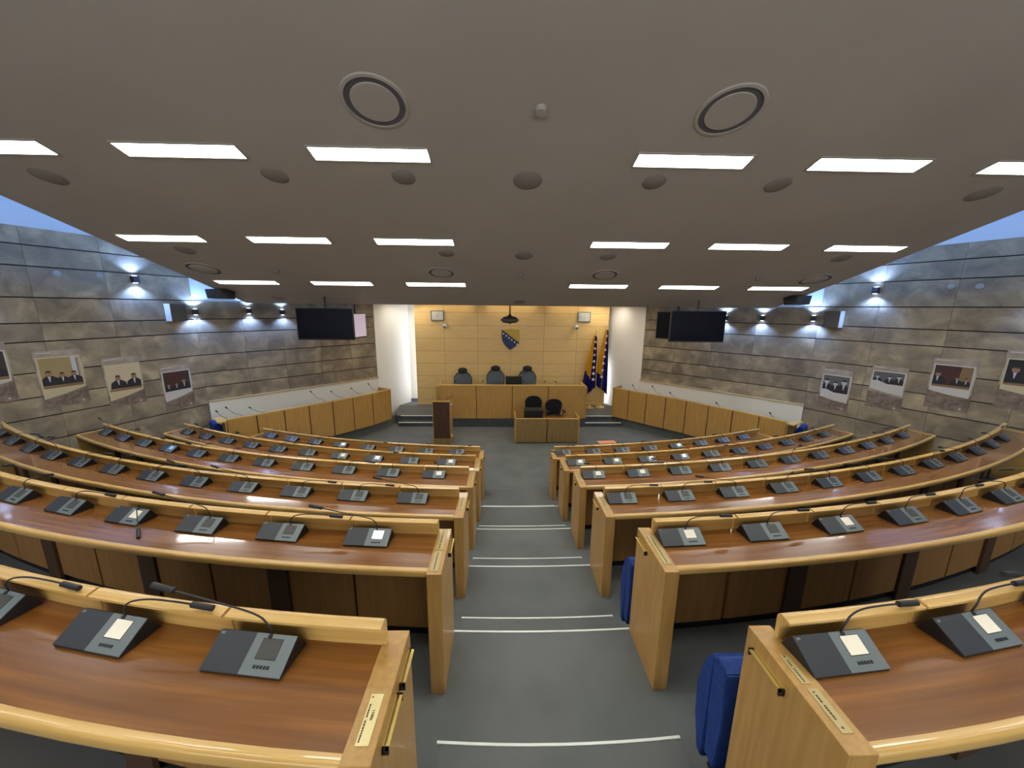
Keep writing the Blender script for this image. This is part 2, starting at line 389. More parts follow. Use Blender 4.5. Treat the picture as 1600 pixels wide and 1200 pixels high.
# ------------------------------------------------------------------ floors and steps
bm = bm_new(); box(bm, -12, 12, -5.2, 13, -.1, 0); struct(obj('floor', bm, carpet))
def terrace(k, c, r, half=34):
    bm = bm_new(); pts = []
    n = 40
    amax = math.asin(min(.98, (2.6 if k == 6 else 8.6) / r))
    for i in range(n + 1):
        a = -amax + 2 * amax * i / n; pts.append((r * math.sin(a), c - r * math.cos(a)))
    xe, ye = pts[-1]
    out = ([(8.8, ye + .5), (11.5, -5.2), (-11.5, -5.2), (-8.8, ye + .5)] if k == 6 else [(xe + .4, ye), (11.5, -5.2), (-11.5, -5.2), (-xe - .4, ye)])
    prism(bm, pts + out, ZF[k - 1] if k > 1 else 0, ZF[k])
    bm.normal_update()
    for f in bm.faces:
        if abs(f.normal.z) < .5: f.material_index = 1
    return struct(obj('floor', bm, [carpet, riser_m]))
ZF[7] = ZF[6] + .3
for k in range(1, 7): terrace(k, CC[k], RR[k] - .43 + .02)
terrace(7, 13.0, 13.1)
def nosing(c, r, z, half=.60):
    a = half / r
    o = sweep('trim', [(r - .004, z - .012), (r - .004, z + .003), (r + .009, z + .003), (r + .009, z - .012)], c, -a, a, strip_m, seg=8)
    return o
for k in range(2, 7):
    c = CC[k]; r = RR[k] - .41
    zm = (ZF[k] + ZF[k - 1]) / 2
    a = .60 / r
    st = struct(sweep('floor_step', [(r - .29, ZF[k - 1]), (r - .29, zm), (r + .01, zm), (r + .01, ZF[k - 1])], c, -a, a, carpet, seg=8, smooth=False))
    n1 = nosing(c, r, ZF[k], .62); n2 = nosing(c, r - .29, zm, .60)
    for n_ in (n1, n2): n_.name = 'trim_%d' % (k + 2); struct(n_)
# stage with recessed steps
ZS = .26
bm = bm_new()
prism(bm, [(-2.22, 10.73), (2.26, 10.73), (2.26, 11.04), (3.55, 11.04), (3.9, 12.9), (-3.9, 12.9), (-3.55, 11.04), (-2.22, 11.04)], 0, ZS)
bm.normal_update()
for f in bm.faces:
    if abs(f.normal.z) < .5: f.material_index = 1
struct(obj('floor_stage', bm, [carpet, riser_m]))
for x0, x1 in ((-3.42, -2.22), (2.26, 3.38)):
    bm = bm_new(); box(bm, x0, x1, 10.76, 11.04, 0, ZS / 2)
    bm.normal_update()
    for f in bm.faces:
        if abs(f.normal.z) < .5: f.material_index = 1
    struct(obj('floor_step', bm, [riser_m, riser_m]))
    for y, z in ((10.757, ZS / 2), (11.037, ZS)):
        bm = bm_new(); box(bm, x0, x1, y, y + .03, z - .012, z + .004); struct(obj('trim', bm, strip_m))

# ------------------------------------------------------------------ curved desk rows
def arc_pt(k, a, r): return Vector((r * math.sin(a), CC[k] - r * math.cos(a), 0))
ORD = {6: 'nearest', 5: 'second nearest', 4: 'third nearest', 3: 'fourth nearest', 2: 'fifth nearest', 1: 'farthest'}
def plate(parent, x0, x1, y0, y1, z, m, lines):
    bm = bm_new(); box(bm, x0, x1, y0, y1, z - .001, z + .0015)
    p = obj('name_plate', bm, m, parent)
    return p
def marks(parent, x, y0, y1, z, w_, seed, name='engraving'):
    rnd = random.Random(seed); bm = bm_new(); y = y0
    while y < y1:
        l = .003 + rnd.random() * .004
        if rnd.random() < .85: box(bm, x, x + w_, y, y + l, z, z + .0006)
        y += l + .0018
    return obj(name, bm, ink, parent)
def make_row(k, s):
    R, c, zt, zf = RR[k], CC[k], ZT[k], ZF[k]
    side = 'left' if s < 0 else 'right'
    root = empty('curved_desk', (0, 0, 0), 0, 'curved oak desk row with reddish top, %s the camera, %s of the aisle' % (ORD[k] + ' to' if k > 1 else 'farthest from', side), 'desk', 'curved desk rows of the chamber')
    root.location = (s * 1.5, DN[k] + .2, zf); off = Vector(root.location)
    def fix(o): o.location = Vector(o.location) - off; return o
    ain = math.asin((HW + PT - .002) / R); aend = math.radians(AEND[k])
    def S(name, prof, a0, a1, m, par=root, seg=None):
        if s < 0: a0, a1 = -a1, -a0
        o = sweep(name, prof, c, a0, a1, m, None, seg)
        if par is root: o.parent = root; fix(o)
        else: o.parent = par; o.location = Vector(o.location) - off - Vector(par.location) if par is not root else o.location
        return o
    S('desktop', [(R - .349, zt - .03), (R - .349, zt - .003), (R - .028, zt - .003), (R - .028, zt - .03)], ain, aend - .02 / R, veneer)
    # front lip with rounded nose
    pr = [(R - .030, zt - .044), (R - .030, zt)]
    for i in range(6): t = i / 5 * PI / 2; pr.append((R - .016 + .016 * math.sin(t), zt - .016 + .016 * math.cos(t)))
    for i in range(4): t = i / 3 * PI / 2; pr.append((R - .012 + .012 * math.cos(t), zt - .032 - .012 * math.sin(t)))
    S('edge_trim', pr, ain, aend, oak_h)
    # far end strip
    S('end_board', [(R - .39, zf + .02), (R - .39, zt + .004), (R - .004, zt + .004), (R - .004, zf + .02)], aend - .022 / R, aend + .006 / R, oak_h, seg=2)
    # seat ledges
    n = NSEAT[k]; a = math.asin((HW + PT + .010) / R); rr = R - .352
    while a < aend - .1 / R:
        b = min(a + SEAT / R, aend + .01 / R)
        if aend - b < .25 / R: b = aend + .01 / R
        pf = [(rr - .004, zt - .003), (rr - .006, zt + .084), (rr - .002, zt + .096), (rr + .008, zt + .103), (rr + .018, zt + .103), (rr + .045, zt + .098), (rr + .0455, zt + .090), (rr + .022, zt + .092), (rr + .012, zt + .086), (rr + .008, zt - .003)]
        S('ledge_board', pf, a, b - .013 / R, oak_h, seg=3)
        a = b
    # modesty panels and dark supports
    a = math.asin((HW + PT) / R); first = True
    i = 0
    while a < aend - .1 / R:
        wd = (.62 if first else 2 * SEAT - .06) / R; b = min(a + wd, aend - .03 / R)
        S('modesty_panel', [(R - .375, zf + .075), (R - .375, zt - .03), (R - .355, zt - .03), (R - .355, zf + .075)], a + .011 / R, b - .011 / R, oak_dull, seg=4)
        if not first:
            m_ = (a + b) / 2
            S('support', [(R - .356, zf), (R - .356, zt - .03), (R - .335, zt - .03), (R - .335, zf)], m_ - .075 / R, m_ + .075 / R, support_m, seg=1)
        first = False; a = b; i += 1
    S('plinth', [(R - .39, zf), (R - .39, zt - .05), (R - .378, zt - .05), (R - .378, zf)], ain, aend - .05 / R, black, seg=12)
    # end panel at the aisle
    x0, x1 = sorted((s * HW, s * (HW + PT)))
    bm = bm_new(); box(bm, x0 - off.x, x1 - off.x, DN[k] - .004 - off.y, DF[k] - off.y, 0, zt + .002 - off.z, 0, .0025)
    ep = obj('end_panel', bm, oak, root)
    zz = zt + .003 - off.z
    ex = lambda v: v - off.x
    ey = lambda v: v - off.y
    cxp = s * (HW + .04)
    if k == 6 and s < 0:
        plate(ep, ex(-.672), ex(-.636), ey(.76), ey(.893), zz, plate_m, 0)
        marks(ep, ex(-.667), ey(.768), ey(.885), zz + .002, .004, 3)
        text_mesh('98811', .0115, ink, ep, (ex(-.650), ey(.835), zz + .002), (0, 0, PI / 2))
    elif k == 6:
        plate(ep, ex(.64), ex(.668), ey(.90), ey(.995), zz, plate_g, 0); marks(ep, ex(.650), ey(.905), ey(.99), zz + .002, .004, 4)
        plate(ep, ex(.642), ex(.674), ey(.765), ey(.885), zz, plate_g, 0); marks(ep, ex(.652), ey(.775), ey(.875), zz + .002, .005, 5)
    elif k == 5:
        for q, (ya, yb) in enumerate(((DN[k] + .02, DN[k] + .19), (DN[k] + .2, DF[k] - .02)) if s < 0 else ((DN[k] + .06, DF[k] - .09),)):
            xa = s * (HW + .045); plate(ep, ex(xa - .022), ex(xa + .022), ey(ya), ey(yb), zz, plate_g, 0); marks(ep, ex(xa - .004), ey(ya + .01), ey(yb - .01), zz + .002, .005, 6 + q)
    else:
        xa = s * (HW + .041); ya, yb = DN[k] + .12, DF[k] - .10; plate(ep, ex(xa - .02), ex(xa + .02), ey(ya), ey(yb), zz, plate_g, 0); marks(ep, ex(xa - .004), ey(ya + .01), ey(yb - .01), zz + .002, .006, 16 + k)
    # brass card rails on the aisle face
    H = {6: ((.79, .94), (.965, 1.095)) if s < 0 else ((.925, 1.075),), 5: ((DN[5] + .24, DN[5] + .40),), 4: ((DN[4] + .24, DN[4] + .40),)}.get(k, ((DN[k] + .20, DN[k] + .28),))
    for ya, yb in H:
        bm = bm_new(); xo = s * HW; d = -s
        hz = zt - .055 - off.z
        xs = sorted((ex(xo + d * .010), ex(xo + d * .019))); box(bm, xs[0], xs[1], ey(ya), ey(yb), hz - .004, hz + .004, 0)
        xs = sorted((ex(xo), ex(xo + d * .004))); box(bm, xs[0], xs[1], ey(ya), ey(yb), hz - .022, hz + .004, 0)
        for yy in (ya, yb - .006): xs = sorted((ex(xo), ex(xo + d * .019))); box(bm, xs[0], xs[1], ey(yy), ey(yy + .006), hz - .02, hz + .004, 1)
        o = obj('card_rail', bm, [brass, black], ep); o['label'] = 'polished brass rail'
    return root
for k in range(6, 0, -1):
    for s in (-1, 1): make_row(k, s)

# ------------------------------------------------------------------ conference units
def unit_meshes():
    W2 = .135; split = -.005
    prof = [(0, 0), (0, .008), (.128, .062), (.136, .062), (.172, .030), (.176, 0)]
    def part(x0, x1, pr, m, nm, bev=.0015):
        bm = bm_new(); fs = extrude_x(bm, pr, x0, x1)
        bmesh.ops.bevel(bm, geom=bm.edges[:], offset=bev, segments=1, affect='EDGES')
        return bm
    return W2, split, prof, part
MIC = {
 'right': [(.045, .096, .050), (.046, .090, .080), (.053, .088, .104), (.078, .096, .124), (.14, .110, .130), (.25, .120, .126), (.325, .122, .122)],
 'left': [(.045, .096, .050), (.045, .090, .082), (.038, .088, .108), (.010, .094, .128), (-.06, .105, .138), (-.20, .110, .160), (-.34, .110, .188)],
 'over': [(.045, .096, .050), (.045, .090, .082), (.044, .090, .106), (.038, .108, .124), (.020, .150, .124), (-.01, .20, .114), (-.03, .235, .100)],
 'slant': [(.045, .096, .050), (.046, .090, .082), (.053, .088, .106), (.078, .098, .124), (.12, .120, .130), (.18, .150, .124), (.23, .185, .112)],
 'desk': [(.045, .096, .050), (.050, .088, .084), (.065, .070, .105), (.10, .045, .098), (.15, .01, .070), (.21, -.03, .032), (.26, -.065, .016)],
}
ROOTS = {}
def make_unit(kind, lcd):
    root = empty('conference_unit')
    W2, split, prof, part = unit_meshes()
    obj('base', part(-W2, W2, [(0, 0), (0, .006), (.090, .064), (.098, .064), (.116, .036), (.130, 0)], 0, 0), black, root)
    up_ = lambda a, b, t=.003: [(a, .008 + .622 * a), (a, .008 + .622 * a + t), (b, .008 + .622 * b + t), (b, .008 + .622 * b)]
    sf = obj('speaker_face', part(-W2 - .001, split, up_(-.001, .0925), 0, 0, .0008), charcoal, root)
    bm = bm_new(); extrude_x(bm, up_(.081, .087, .0042), -W2 + .006, -W2 + .020); obj('badge', bm, silver, sf)
    cf = obj('control_face', part(split, W2 + .001, up_(-.001, .0925, .0032), 0, 0, .0008), silver, root)
    bm = bm_new(); extrude_x(bm, up_(.033, .081, .0040), .026, .096); obj('bezel', bm, black, cf)
    bm = bm_new(); extrude_x(bm, up_(.0345, .0795, .0046), .028, .0945); obj('screen', bm, lcd, cf)
    bm = bm_new()
    for i in range(5): extrude_x(bm, up_(.013, .020, .0048), .034 + i * .0115, .042 + i * .0115)
    obj('buttons', bm, black, cf)
    P = MIC[kind]; bm = bm_new(); tube(bm, P, .0032, 7, smooth_n=5)
    tube(bm, [P[0], (P[0][0], P[0][1] - .012, .068)], .007, 8)
    mi = obj('microphone_stem', bm, rubber, root, smooth=True)
    a, b = Vector(P[-1]), Vector(P[-2]); d = (a - b).normalized()
    bm = bm_new(); tube(bm, [a - d * .03, a - d * .02, a - d * .005, a + d * .03, a + d * .045, a + d * .05], .01, 10, taper=None)
    hd = obj('microphone_head', bm, rubber, mi, smooth=True)
    return root
def copy_tree(o, parent=None):
    c = o.copy(); C.objects.link(c)
    if parent: c.parent = parent
    for ch in list(KIDS.get(o.name, [])): copy_tree(ch, c)
    return c
PROT = {}
SCREEN_LOOK = {(6, -1, 1): 'lit', (6, 1, 0): 'lit', (6, 1, 1): 'lit', (5, -1, 0): 'white', (5, -1, 3): 'lit', (5, 1, 0): 'lit', (5, 1, 2): 'lit',  # screen look by row, side, seat; pale and white ones are painted reflections
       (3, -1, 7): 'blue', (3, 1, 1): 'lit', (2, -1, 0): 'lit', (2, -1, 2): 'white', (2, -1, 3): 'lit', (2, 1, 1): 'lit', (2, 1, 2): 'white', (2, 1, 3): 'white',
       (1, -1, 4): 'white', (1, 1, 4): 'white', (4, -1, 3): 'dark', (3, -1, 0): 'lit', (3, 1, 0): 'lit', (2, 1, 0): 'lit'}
POSE = {(6, -1, 0): 'left', (6, -1, 1): 'right', (6, -1, 2): 'right', (6, 1, 0): 'right', (6, 1, 1): 'right', (5, -1, 0): 'left', (5, -1, 1): 'right', (5, -1, 2): 'left',
        (5, -1, 3): 'desk', (5, 1, 0): 'right', (5, 1, 1): 'right', (5, 1, 2): 'right', (5, 1, 3): 'right', (5, 1, 4): 'right', (4, -1, 0): 'left', (4, -1, 1): 'right', (4, 1, 1): 'right', (4, 1, 2): 'left', (4, 1, 0): 'right'}
ORDS = ['first', 'second', 'third', 'fourth', 'fifth', 'sixth', 'seventh', 'eighth', 'ninth', 'tenth', 'eleventh', 'twelfth']
LCDS = {'dark': lcd_dark, 'lit': lcd_glare, 'white': lcd_white_glare, 'blue': lcd_blue}
SCRN = {'dark': 'dark screen', 'lit': 'pale lit screen', 'white': 'bright white screen', 'blue': 'blue lit screen'}
rnd = random.Random(11)
KIDS = {}
def reindex():
    KIDS.clear()
    for o in bpy.data.objects:
        if o.parent: KIDS.setdefault(o.parent.name, []).append(o)
for k in range(6, 0, -1):
    for s in (-1, 1):
        for i in range(NSEAT[k]):
            if k == 5 and i > 6: continue
            st = SCREEN_LOOK.get((k, s, i), 'dark'); ps = POSE.get((k, s, i)) or rnd.choice(['over', 'over', 'slant', 'right', 'left'])
            R = RR[k]; off = {6: .20, 2: .155, 1: .155}.get(k, .19)
            r = R - off
            edge = HW + PT + .003 + i * SEAT
            a = s * math.asin((HW + PT + .003) / R) + s * i * SEAT / R
            a = (a - SEAT / R) if s < 0 else a      # left edge of the seat bay
            a += .148 / R
            p = arc_pt(k, a, r)
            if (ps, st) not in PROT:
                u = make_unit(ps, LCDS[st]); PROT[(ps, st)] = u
            else:
                reindex() if PROT[(ps, st)].name not in KIDS else None
                u = copy_tree(PROT[(ps, st)])
            u.location = (p.x, p.y, ZT[k] - .002); u.rotation_euler = (0, 0, a + (rnd.random() - .5) * .03)
            if k == 6 and i == 2: u.rotation_euler.z = a
            row = {6: 'nearest', 5: 'second nearest', 4: 'third nearest', 3: 'fourth nearest', 2: 'fifth nearest', 1: 'farthest'}[k]
            tag(u, 'microphone unit with %s, %s from the aisle, %s %s desk row' % (SCRN[st], ORDS[i], row, 'left' if s < 0 else 'right'), 'conference unit', 'delegate microphone units on the curved desks')

# ------------------------------------------------------------------ ceiling fittings
def slab_empty(name, x, y, **kw):
    o = empty(name, (x, y, zc(y) - .001)); o.rotation_euler = (TILT, 0, 0); tag(o, **kw); return o
def light_meshes():
    LX, LY = 1.127, .205
    bm = bm_new(); t = .016
    box(bm, -LX / 2, LX / 2, -LY / 2, -LY / 2 + t, -.012, .0); box(bm, -LX / 2, LX / 2, LY / 2 - t, LY / 2, -.012, .0)
    box(bm, -LX / 2, -LX / 2 + t, -LY / 2 + t, LY / 2 - t, -.012, .0); box(bm, LX / 2 - t, LX / 2, -LY / 2 + t, LY / 2 - t, -.012, .0)
    f = bm
    bm2 = bm_new(); box(bm2, -LX / 2 + t, LX / 2 - t, -LY / 2 + t, LY / 2 - t, -.008, .0)
    return f, bm2
frame_m = mat('luminaire_frame', srgb(176, 172, 160), .5)
lproto = None
COLS = [(-.5 * 3.086 - j * 1.754) for j in (2, 1, 0)] + [(.5 * 3.086 + j * 1.754) for j in (0, 1, 2)]
names_row = {3.88: 'nearest visible', 5.575: 'middle', 7.227: 'farthest'}
cn = ['outermost left', 'middle left', 'inner left', 'inner right', 'middle right', 'outermost right']
for y in (3.88, 5.575, 7.227, 2.18, .48):
    for j, x in enumerate(COLS):
        lab = 'recessed rectangular ceiling light, %s, in the %s row' % (cn[j], names_row.get(y, 'overhead row, first' if y > 1 else 'overhead row, second'))
        if lproto is None:
            r_ = slab_empty('ceiling_light', x, y, label=lab, cat='ceiling light', group='recessed ceiling lights')
            a, b = light_meshes(); obj('frame', a, frame_m, r_); obj('diffuser', b, lum, r_); lproto = r_; lkids = [o for o in bpy.data.objects if o.parent == r_]
        else:
            r_ = lproto.copy(); C.objects.link(r_); r_.location = (x, y, zc(y) - .001); r_['label'] = lab
            for ch in lkids: c2 = ch.copy(); C.objects.link(c2); c2.parent = r_
def disc(name, x, y, r, m, label, cat, group, ring=None, thick=.012):
    o = slab_empty(name, x, y, label=label, cat=cat, group=group)
    bm = bm_new()
    if ring:
        lathe(bm, [(r * .80, 0), (r * .80, -.004), (r, -.004), (r, 0)], 40); obj('gap_ring', bm, ring_m, o, smooth=True)
        bm = bm_new(); lathe(bm, [(r, 0), (r, -.012), (r * 1.10, -.010), (r * 1.13, 0)], 40); obj('rim', bm, m, o, smooth=True)
        bm = bm_new(); lathe(bm, [(0, -.012), (r * .78, -.012), (r * .80, -.008), (r * .80, 0)], 40); obj('cover', bm, m, o, smooth=True)
    else:
        lathe(bm, [(0, -thick), (r * .9, -thick), (r, -thick * .4), (r, 0)], 28); obj('grille', bm, m, o, smooth=True)
        bm = bm_new(); lathe(bm, [(r, 0), (r, -thick * .6), (r * 1.07, -thick * .3), (r * 1.08, 0)], 28); obj('rim', bm, m, o, smooth=True)
    return o
for x, y, r, lb in ((-1.30, 3.32, .232, 'large, left of centre, nearest to the camera'), (1.545, 3.32, .232, 'large, right of centre, nearest to the camera'),
                    (-1.35, 6.68, .215, 'between left middle and far lights, left of centre'), (1.51, 6.69, .215, 'before the far lights, right of centre'),
                    (-5.36, 6.64, .24, 'at the far left slab edge'), (5.38, 6.78, .24, 'at the far right slab edge')):
    disc('ceiling_vent', x, y, r, vent_in, 'round ceiling air vent ' + lb, 'air vent', 'round ceiling air vents', ring=True)
for x, y, r, lb in ((-.03, 4.22, .142, 'dark round speaker centred on the ceiling, nearest of the middle line'), (-2.64, 4.21, .118, 'dark round speaker below the nearest middle left light'),
                    (-1.32, 4.20, .112, 'dark round speaker below the nearest inner left light'), (1.31, 4.20, .112, 'dark round speaker below the nearest inner right light'),
                    (2.65, 4.21, .118, 'dark round speaker between nearest inner and middle right lights'), (-5.01, 4.30, .13, 'dark round speaker below the outermost left light'),
                    (5.04, 4.29, .13, 'dark round speaker below the outermost right light'), (.04, 5.98, .13, 'dark round speaker on the centre line, second from the camera'),
                    (-1.15, 5.93, .11, 'dark round speaker below the middle inner left light'), (1.35, 5.97, .11, 'dark round speaker below the middle inner right light'),
                    (-5.06, 5.95, .12, 'dark round speaker below the middle row outermost left light'), (5.03, 5.92, .12, 'dark round speaker below the middle row outermost right light'),
                    (.08, 8.22, .12, 'dark round speaker on the centre line by the slab front edge'), (-5.05, 8.15, .12, 'dark round speaker by the slab front edge, far left')):
    disc('ceiling_speaker', x, y, r, grille, lb, 'ceiling speaker', 'round ceiling speakers')
disc('smoke_detector', .015, 3.34, .046, vent_in, 'small pale smoke detector between the two large vents', 'smoke detector', 'smoke detectors', thick=.04)
for x, y, lb in ((.03, 6.72, 'on the centre line by the far lights'), (-4.17, 6.68, 'left, before the far outermost light'), (4.28, 6.72, 'right, before the far outermost light')):
    disc('smoke_detector', x, y, .035, grille, 'tiny dark sprinkler head ' + lb, 'sprinkler', 'sprinkler heads', thick=.05)

# cove tubes lying on the slab edges (bluish) and behind the slab front (warm)
for s in (-1, 1):
    bm = bm_new()
    tube(bm, [(s * 5.80, y, zc(y) + .36) for y in (-2, 1, 4, 8.4)], .025, 8)
    o = obj('cove_tube', bm, cove_blue); tag(o, 'bluish cove lamp lying on the %s edge of the sloping slab' % ('left' if s < 0 else 'right'), 'cove lamp', 'cove lamps')
for i, x in enumerate((-2.1, 0, 2.1)):
    t = empty('wall_washer', (x, 12.18, 3.66), 0, 'warm cove strip lamp above the maple wall, %s' % ('left', 'centre', 'right')[i], 'strip lamp', 'strip lamps above the maple wall')
    bm = bm_new(); box(bm, -.85, .85, -.03, .03, -.012, 0); obj('lamp_tube', bm, cove_warm, t)
for i, (x, y) in enumerate(((-3.3, 10.2), (-1.1, 10.2), (1.1, 10.2), (3.3, 10.2), (-3.2, 11.9), (3.0, 11.9), (-2.2, 9.3), (2.2, 9.3))):
    t = empty('stage_light', (x, y, 3.665), 0, 'flat light in the low stage ceiling, %s' % ('front far left', 'front inner left', 'front inner right', 'front far right', 'rear left corner', 'rear right corner', 'behind slab edge left', 'behind slab edge right')[i], 'ceiling light', 'stage ceiling lights')
    bm = bm_new(); box(bm, -.42, .42, -.1, .1, -.012, 0); obj('diffuser', bm, stage_lum, t)
    bm = bm_new(); box(bm, -.44, -.42, -.12, .12, -.014, 0); box(bm, .42, .44, -.12, .12, -.014, 0); box(bm, -.42, .42, -.12, -.1, -.014, 0); box(bm, -.42, .42, .1, .12, -.014, 0); obj('frame', bm, frame_m, t)

# ------------------------------------------------------------------ wall sconces
def on_wall(P, Q):      # rotation so that local -y points into the room
    return math.atan2((Q - P).y, (Q - P).x)
aLR, aLF, aRF, aRR = on_wall(LFAR, LB), on_wall(LB, LE), on_wall(RE, RB), on_wall(RB, RFAR)
def sconce(x, y, z, rot, lb, power=1.0):
    t = empty('wall_sconce', (x, y, z), rot, lb, 'wall light', 'up and down wall sconces')
    bm = bm_new(); box(bm, -.045, .045, -.11, 0, -.06, .06, 0, .006); obj('body', bm, lamp_body, t)
    for sg in (1, -1):
        bm = bm_new(); lathe(bm, [(0, sg * .061), (.034, sg * .061), (.034, sg * .066), (0, sg * .066)], 16, cy_=-.055); ln = obj('lens', bm, sconce_glow, t)
        ld = bpy.data.lights.new('sconce_spot', 'SPOT'); ld.energy = SCONCE * power; ld.color = (.24, .43, 1.0); ld.spot_size = math.radians(124); ld.spot_blend = .6; ld.shadow_soft_size = .03
        lo = bpy.data.objects.new('sconce_spot', ld); C.objects.link(lo); lo.parent = t; lo.location = (0, -.10, sg * .068); lo.rotation_euler = (0 if sg < 0 else PI, 0, 0)
sconce(-7.30, 7.42, 4.02, aLR, 'wall sconce high on the left stone wall, above the posters')
sconce(-7.30 + dLR.x * 2.15, 7.42 + dLR.y * 2.15, 4.02, aLR, 'wall sconce high on the left stone wall, outside the left frame edge')
sconce(-6.98, 8.33, 3.41, aLF, 'wall sconce beside the grey left wall speaker')
sconce(-6.32, 9.05, 3.43, aLF, 'wall sconce on the front left wall, right of the hanging black speaker')
sconce(-5.84, 9.57, 3.40, aLF, 'wall sconce on the front left wall, nearest to the television', .6)
sconce(7.13, 7.32, 3.97, aRR, 'wall sconce high on the right stone wall, above the posters')
sconce(7.13 + dRR.x * 2.15, 7.32 + dRR.y * 2.15, 3.97, aRR, 'wall sconce high on the right stone wall, at the right frame edge')
sconce(6.70, 8.20, 3.40, aRF, 'wall sconce beside the grey right wall speaker')
sconce(6.05, 8.92, 3.38, aRF, 'wall sconce on the front right wall, left of the hanging black speaker', .8)
sconce(5.50, 9.52, 3.36, aRF, 'wall sconce on the front right wall, nearest to the television', .7)
for x, y, z, a, lb in ((-7.62, 6.48, 4.04, aLR, 'pale round cover plate high on left stone wall, left one'), (-7.45, 6.97, 4.05, aLR, 'pale round cover plate high on left stone wall, right one'),
                       (7.53, 6.42, 4.0, aRR, 'pale round cover plate high on right stone wall, left one'), (7.67, 6.13, 3.99, aRR, 'pale round cover plate high on right stone wall, right one')):
    bm = bm_new(); lathe(bm, [(0, .012), (.042, .012), (.05, .006), (.05, 0)], 20)
    bmesh.ops.rotate(bm, verts=bm.verts[:], cent=(0, 0, 0), matrix=Matrix.Rotation(PI / 2, 3, 'X'))
    tag(obj('cover_plate', bm, mat('plate_grey', srgb(150, 148, 146), .6) if 'plate_grey' not in MATS else MATS['plate_grey'], None, (x, y, z), a, True), lb, 'cover plate', 'round cover plates on the stone')

# grey wall speakers with white front edge
for s, x, y, z, a, lb in ((-1, -7.115, 7.95, 3.40, aLR, 'grey box speaker with pale end high on the left wall corner'), (1, 6.885, 7.86, 3.39, aRR, 'grey box speaker with pale end high on the right wall corner')):
    t = empty('wall_speaker', (x, y, z), a, lb, 'speaker', 'box speakers on the side walls')
    bm = bm_new(); box(bm, -.14, .14, -.17, 0, -.17, .17, 0, .006); obj('cabinet', bm, grey_box, t)
    bm = bm_new(); e = -1 if s < 0 else 1; xs = sorted((e * .14, e * .152)); box(bm, xs[0], xs[1], -.175, -.005, -.175, .175, 0, .003)
    obj('end_plate', bm, white_plastic, t)['label'] = 'pale end plate'

# hanging black speakers near slab front
for s, x, lb in ((-1, -5.93, 'left'), (1, 5.87, 'right')):
    t = empty('hanging_speaker', (x, 7.72, 3.78), s * .35, 'black wedge speaker hanging by the %s corner of the sloping ceiling' % lb, 'speaker', 'black speakers hanging from the ceiling')
    bm = bm_new(); extrude_x(bm, [(-.14, .09), (.16, .10), (.12, -.10), (-.11, -.09)], -.23, .23); bmesh.ops.bevel(bm, geom=bm.edges[:], offset=.008, segments=1, affect='EDGES')
    obj('cabinet', bm, black, t)
    bm = bm_new(); extrude_x(bm, [(-.145, .075), (-.140, .078), (-.117, -.075), (-.123, -.078)], -.21, .21); obj('grille', bm, charcoal, t)
    bm = bm_new(); tube(bm, [(0, .02, .09), (0, .02, .15)], .015, 8); box(bm, -.06, .06, -.02, .06, .145, .16); obj('bracket', bm, tv_frame, t)

# televisions
def tv(x, y, z, rot, w_, h_, lb, scr, pole_top, tiltx=0):
    t = empty('television', (x, y, z), rot, lb, 'television', 'televisions hung from the ceiling')
    bm = bm_new(); box(bm, -w_ / 2, w_ / 2, 0, .05, -h_ / 2, h_ / 2, 0, .006); obj('housing', bm, tv_frame, t)
    bm = bm_new(); box(bm, -w_ / 2 + .018, w_ / 2 - .018, -.003, .002, -h_ / 2 + .03, h_ / 2 - .018); obj('screen', bm, scr, t)
    bm = bm_new(); box(bm, -.05, .05, .05, .09, -.15, .15); tube(bm, [(0, .07, .1), (0, .07, pole_top - z)], .02, 10); obj('pole', bm, tv_frame, t)
tv_glare = mat('screen_pale_pink', srgb(196, 180, 196), .3, emit=srgb(206, 188, 206), estr=.2)  # whitish reflection on the glass, put in as colour and weak emission
tv(-4.0, 7.9, 3.19, 0.0, 1.18, .665, 'large black television hanging on the left, facing the seats', tv_black, zc(7.97) - .015)
tv(3.92, 7.9, 3.205, 0.0, 1.20, .665, 'large black television hanging on the right, facing the seats', tv_black, zc(7.97) - .015)
tv(-3.56, 8.55, 3.13, 1.36, .62, .56, 'narrow looking television with pale lit screen behind the left black television', tv_glare, zc(8.5) - .015)
tv(3.62, 8.3, 3.20, -.85, .9, .62, 'dark angled television behind the right black television', tv_black, zc(8.37) - .015)

# projector hanging from the slab edge
t = empty('projector', (-.12, 8.42, 3.62), 0, 'dark dome shaped projector hanging on a pole above the crest', 'projector')
bm = bm_new(); tube(bm, [(0, 0, 0), (0, 0, -.23)], .016, 10); obj('pole', bm, mat('brown_pole', srgb(92, 60, 34), .5), t)
bm = bm_new(); lathe(bm, [(.016, -.19), (.03, -.22), (.06, -.24), (.15, -.262), (.165, -.285), (0, -.285)], 32); obj('hood', bm, black, t, smooth=True)
bm = bm_new(); lathe(bm, [(0, -.284), (.165, -.284), (.208, -.315), (.205, -.345), (.15, -.385), (.03, -.40), (0, -.40)], 32); b_ = obj('body', bm, mat('projector_grey', srgb(78, 72, 66), .5), t, smooth=True)
bm = bm_new(); lathe(bm, [(0, -.415), (.02, -.412), (.03, -.395), (0, -.39)], 16); obj('lens', bm, black, b_)

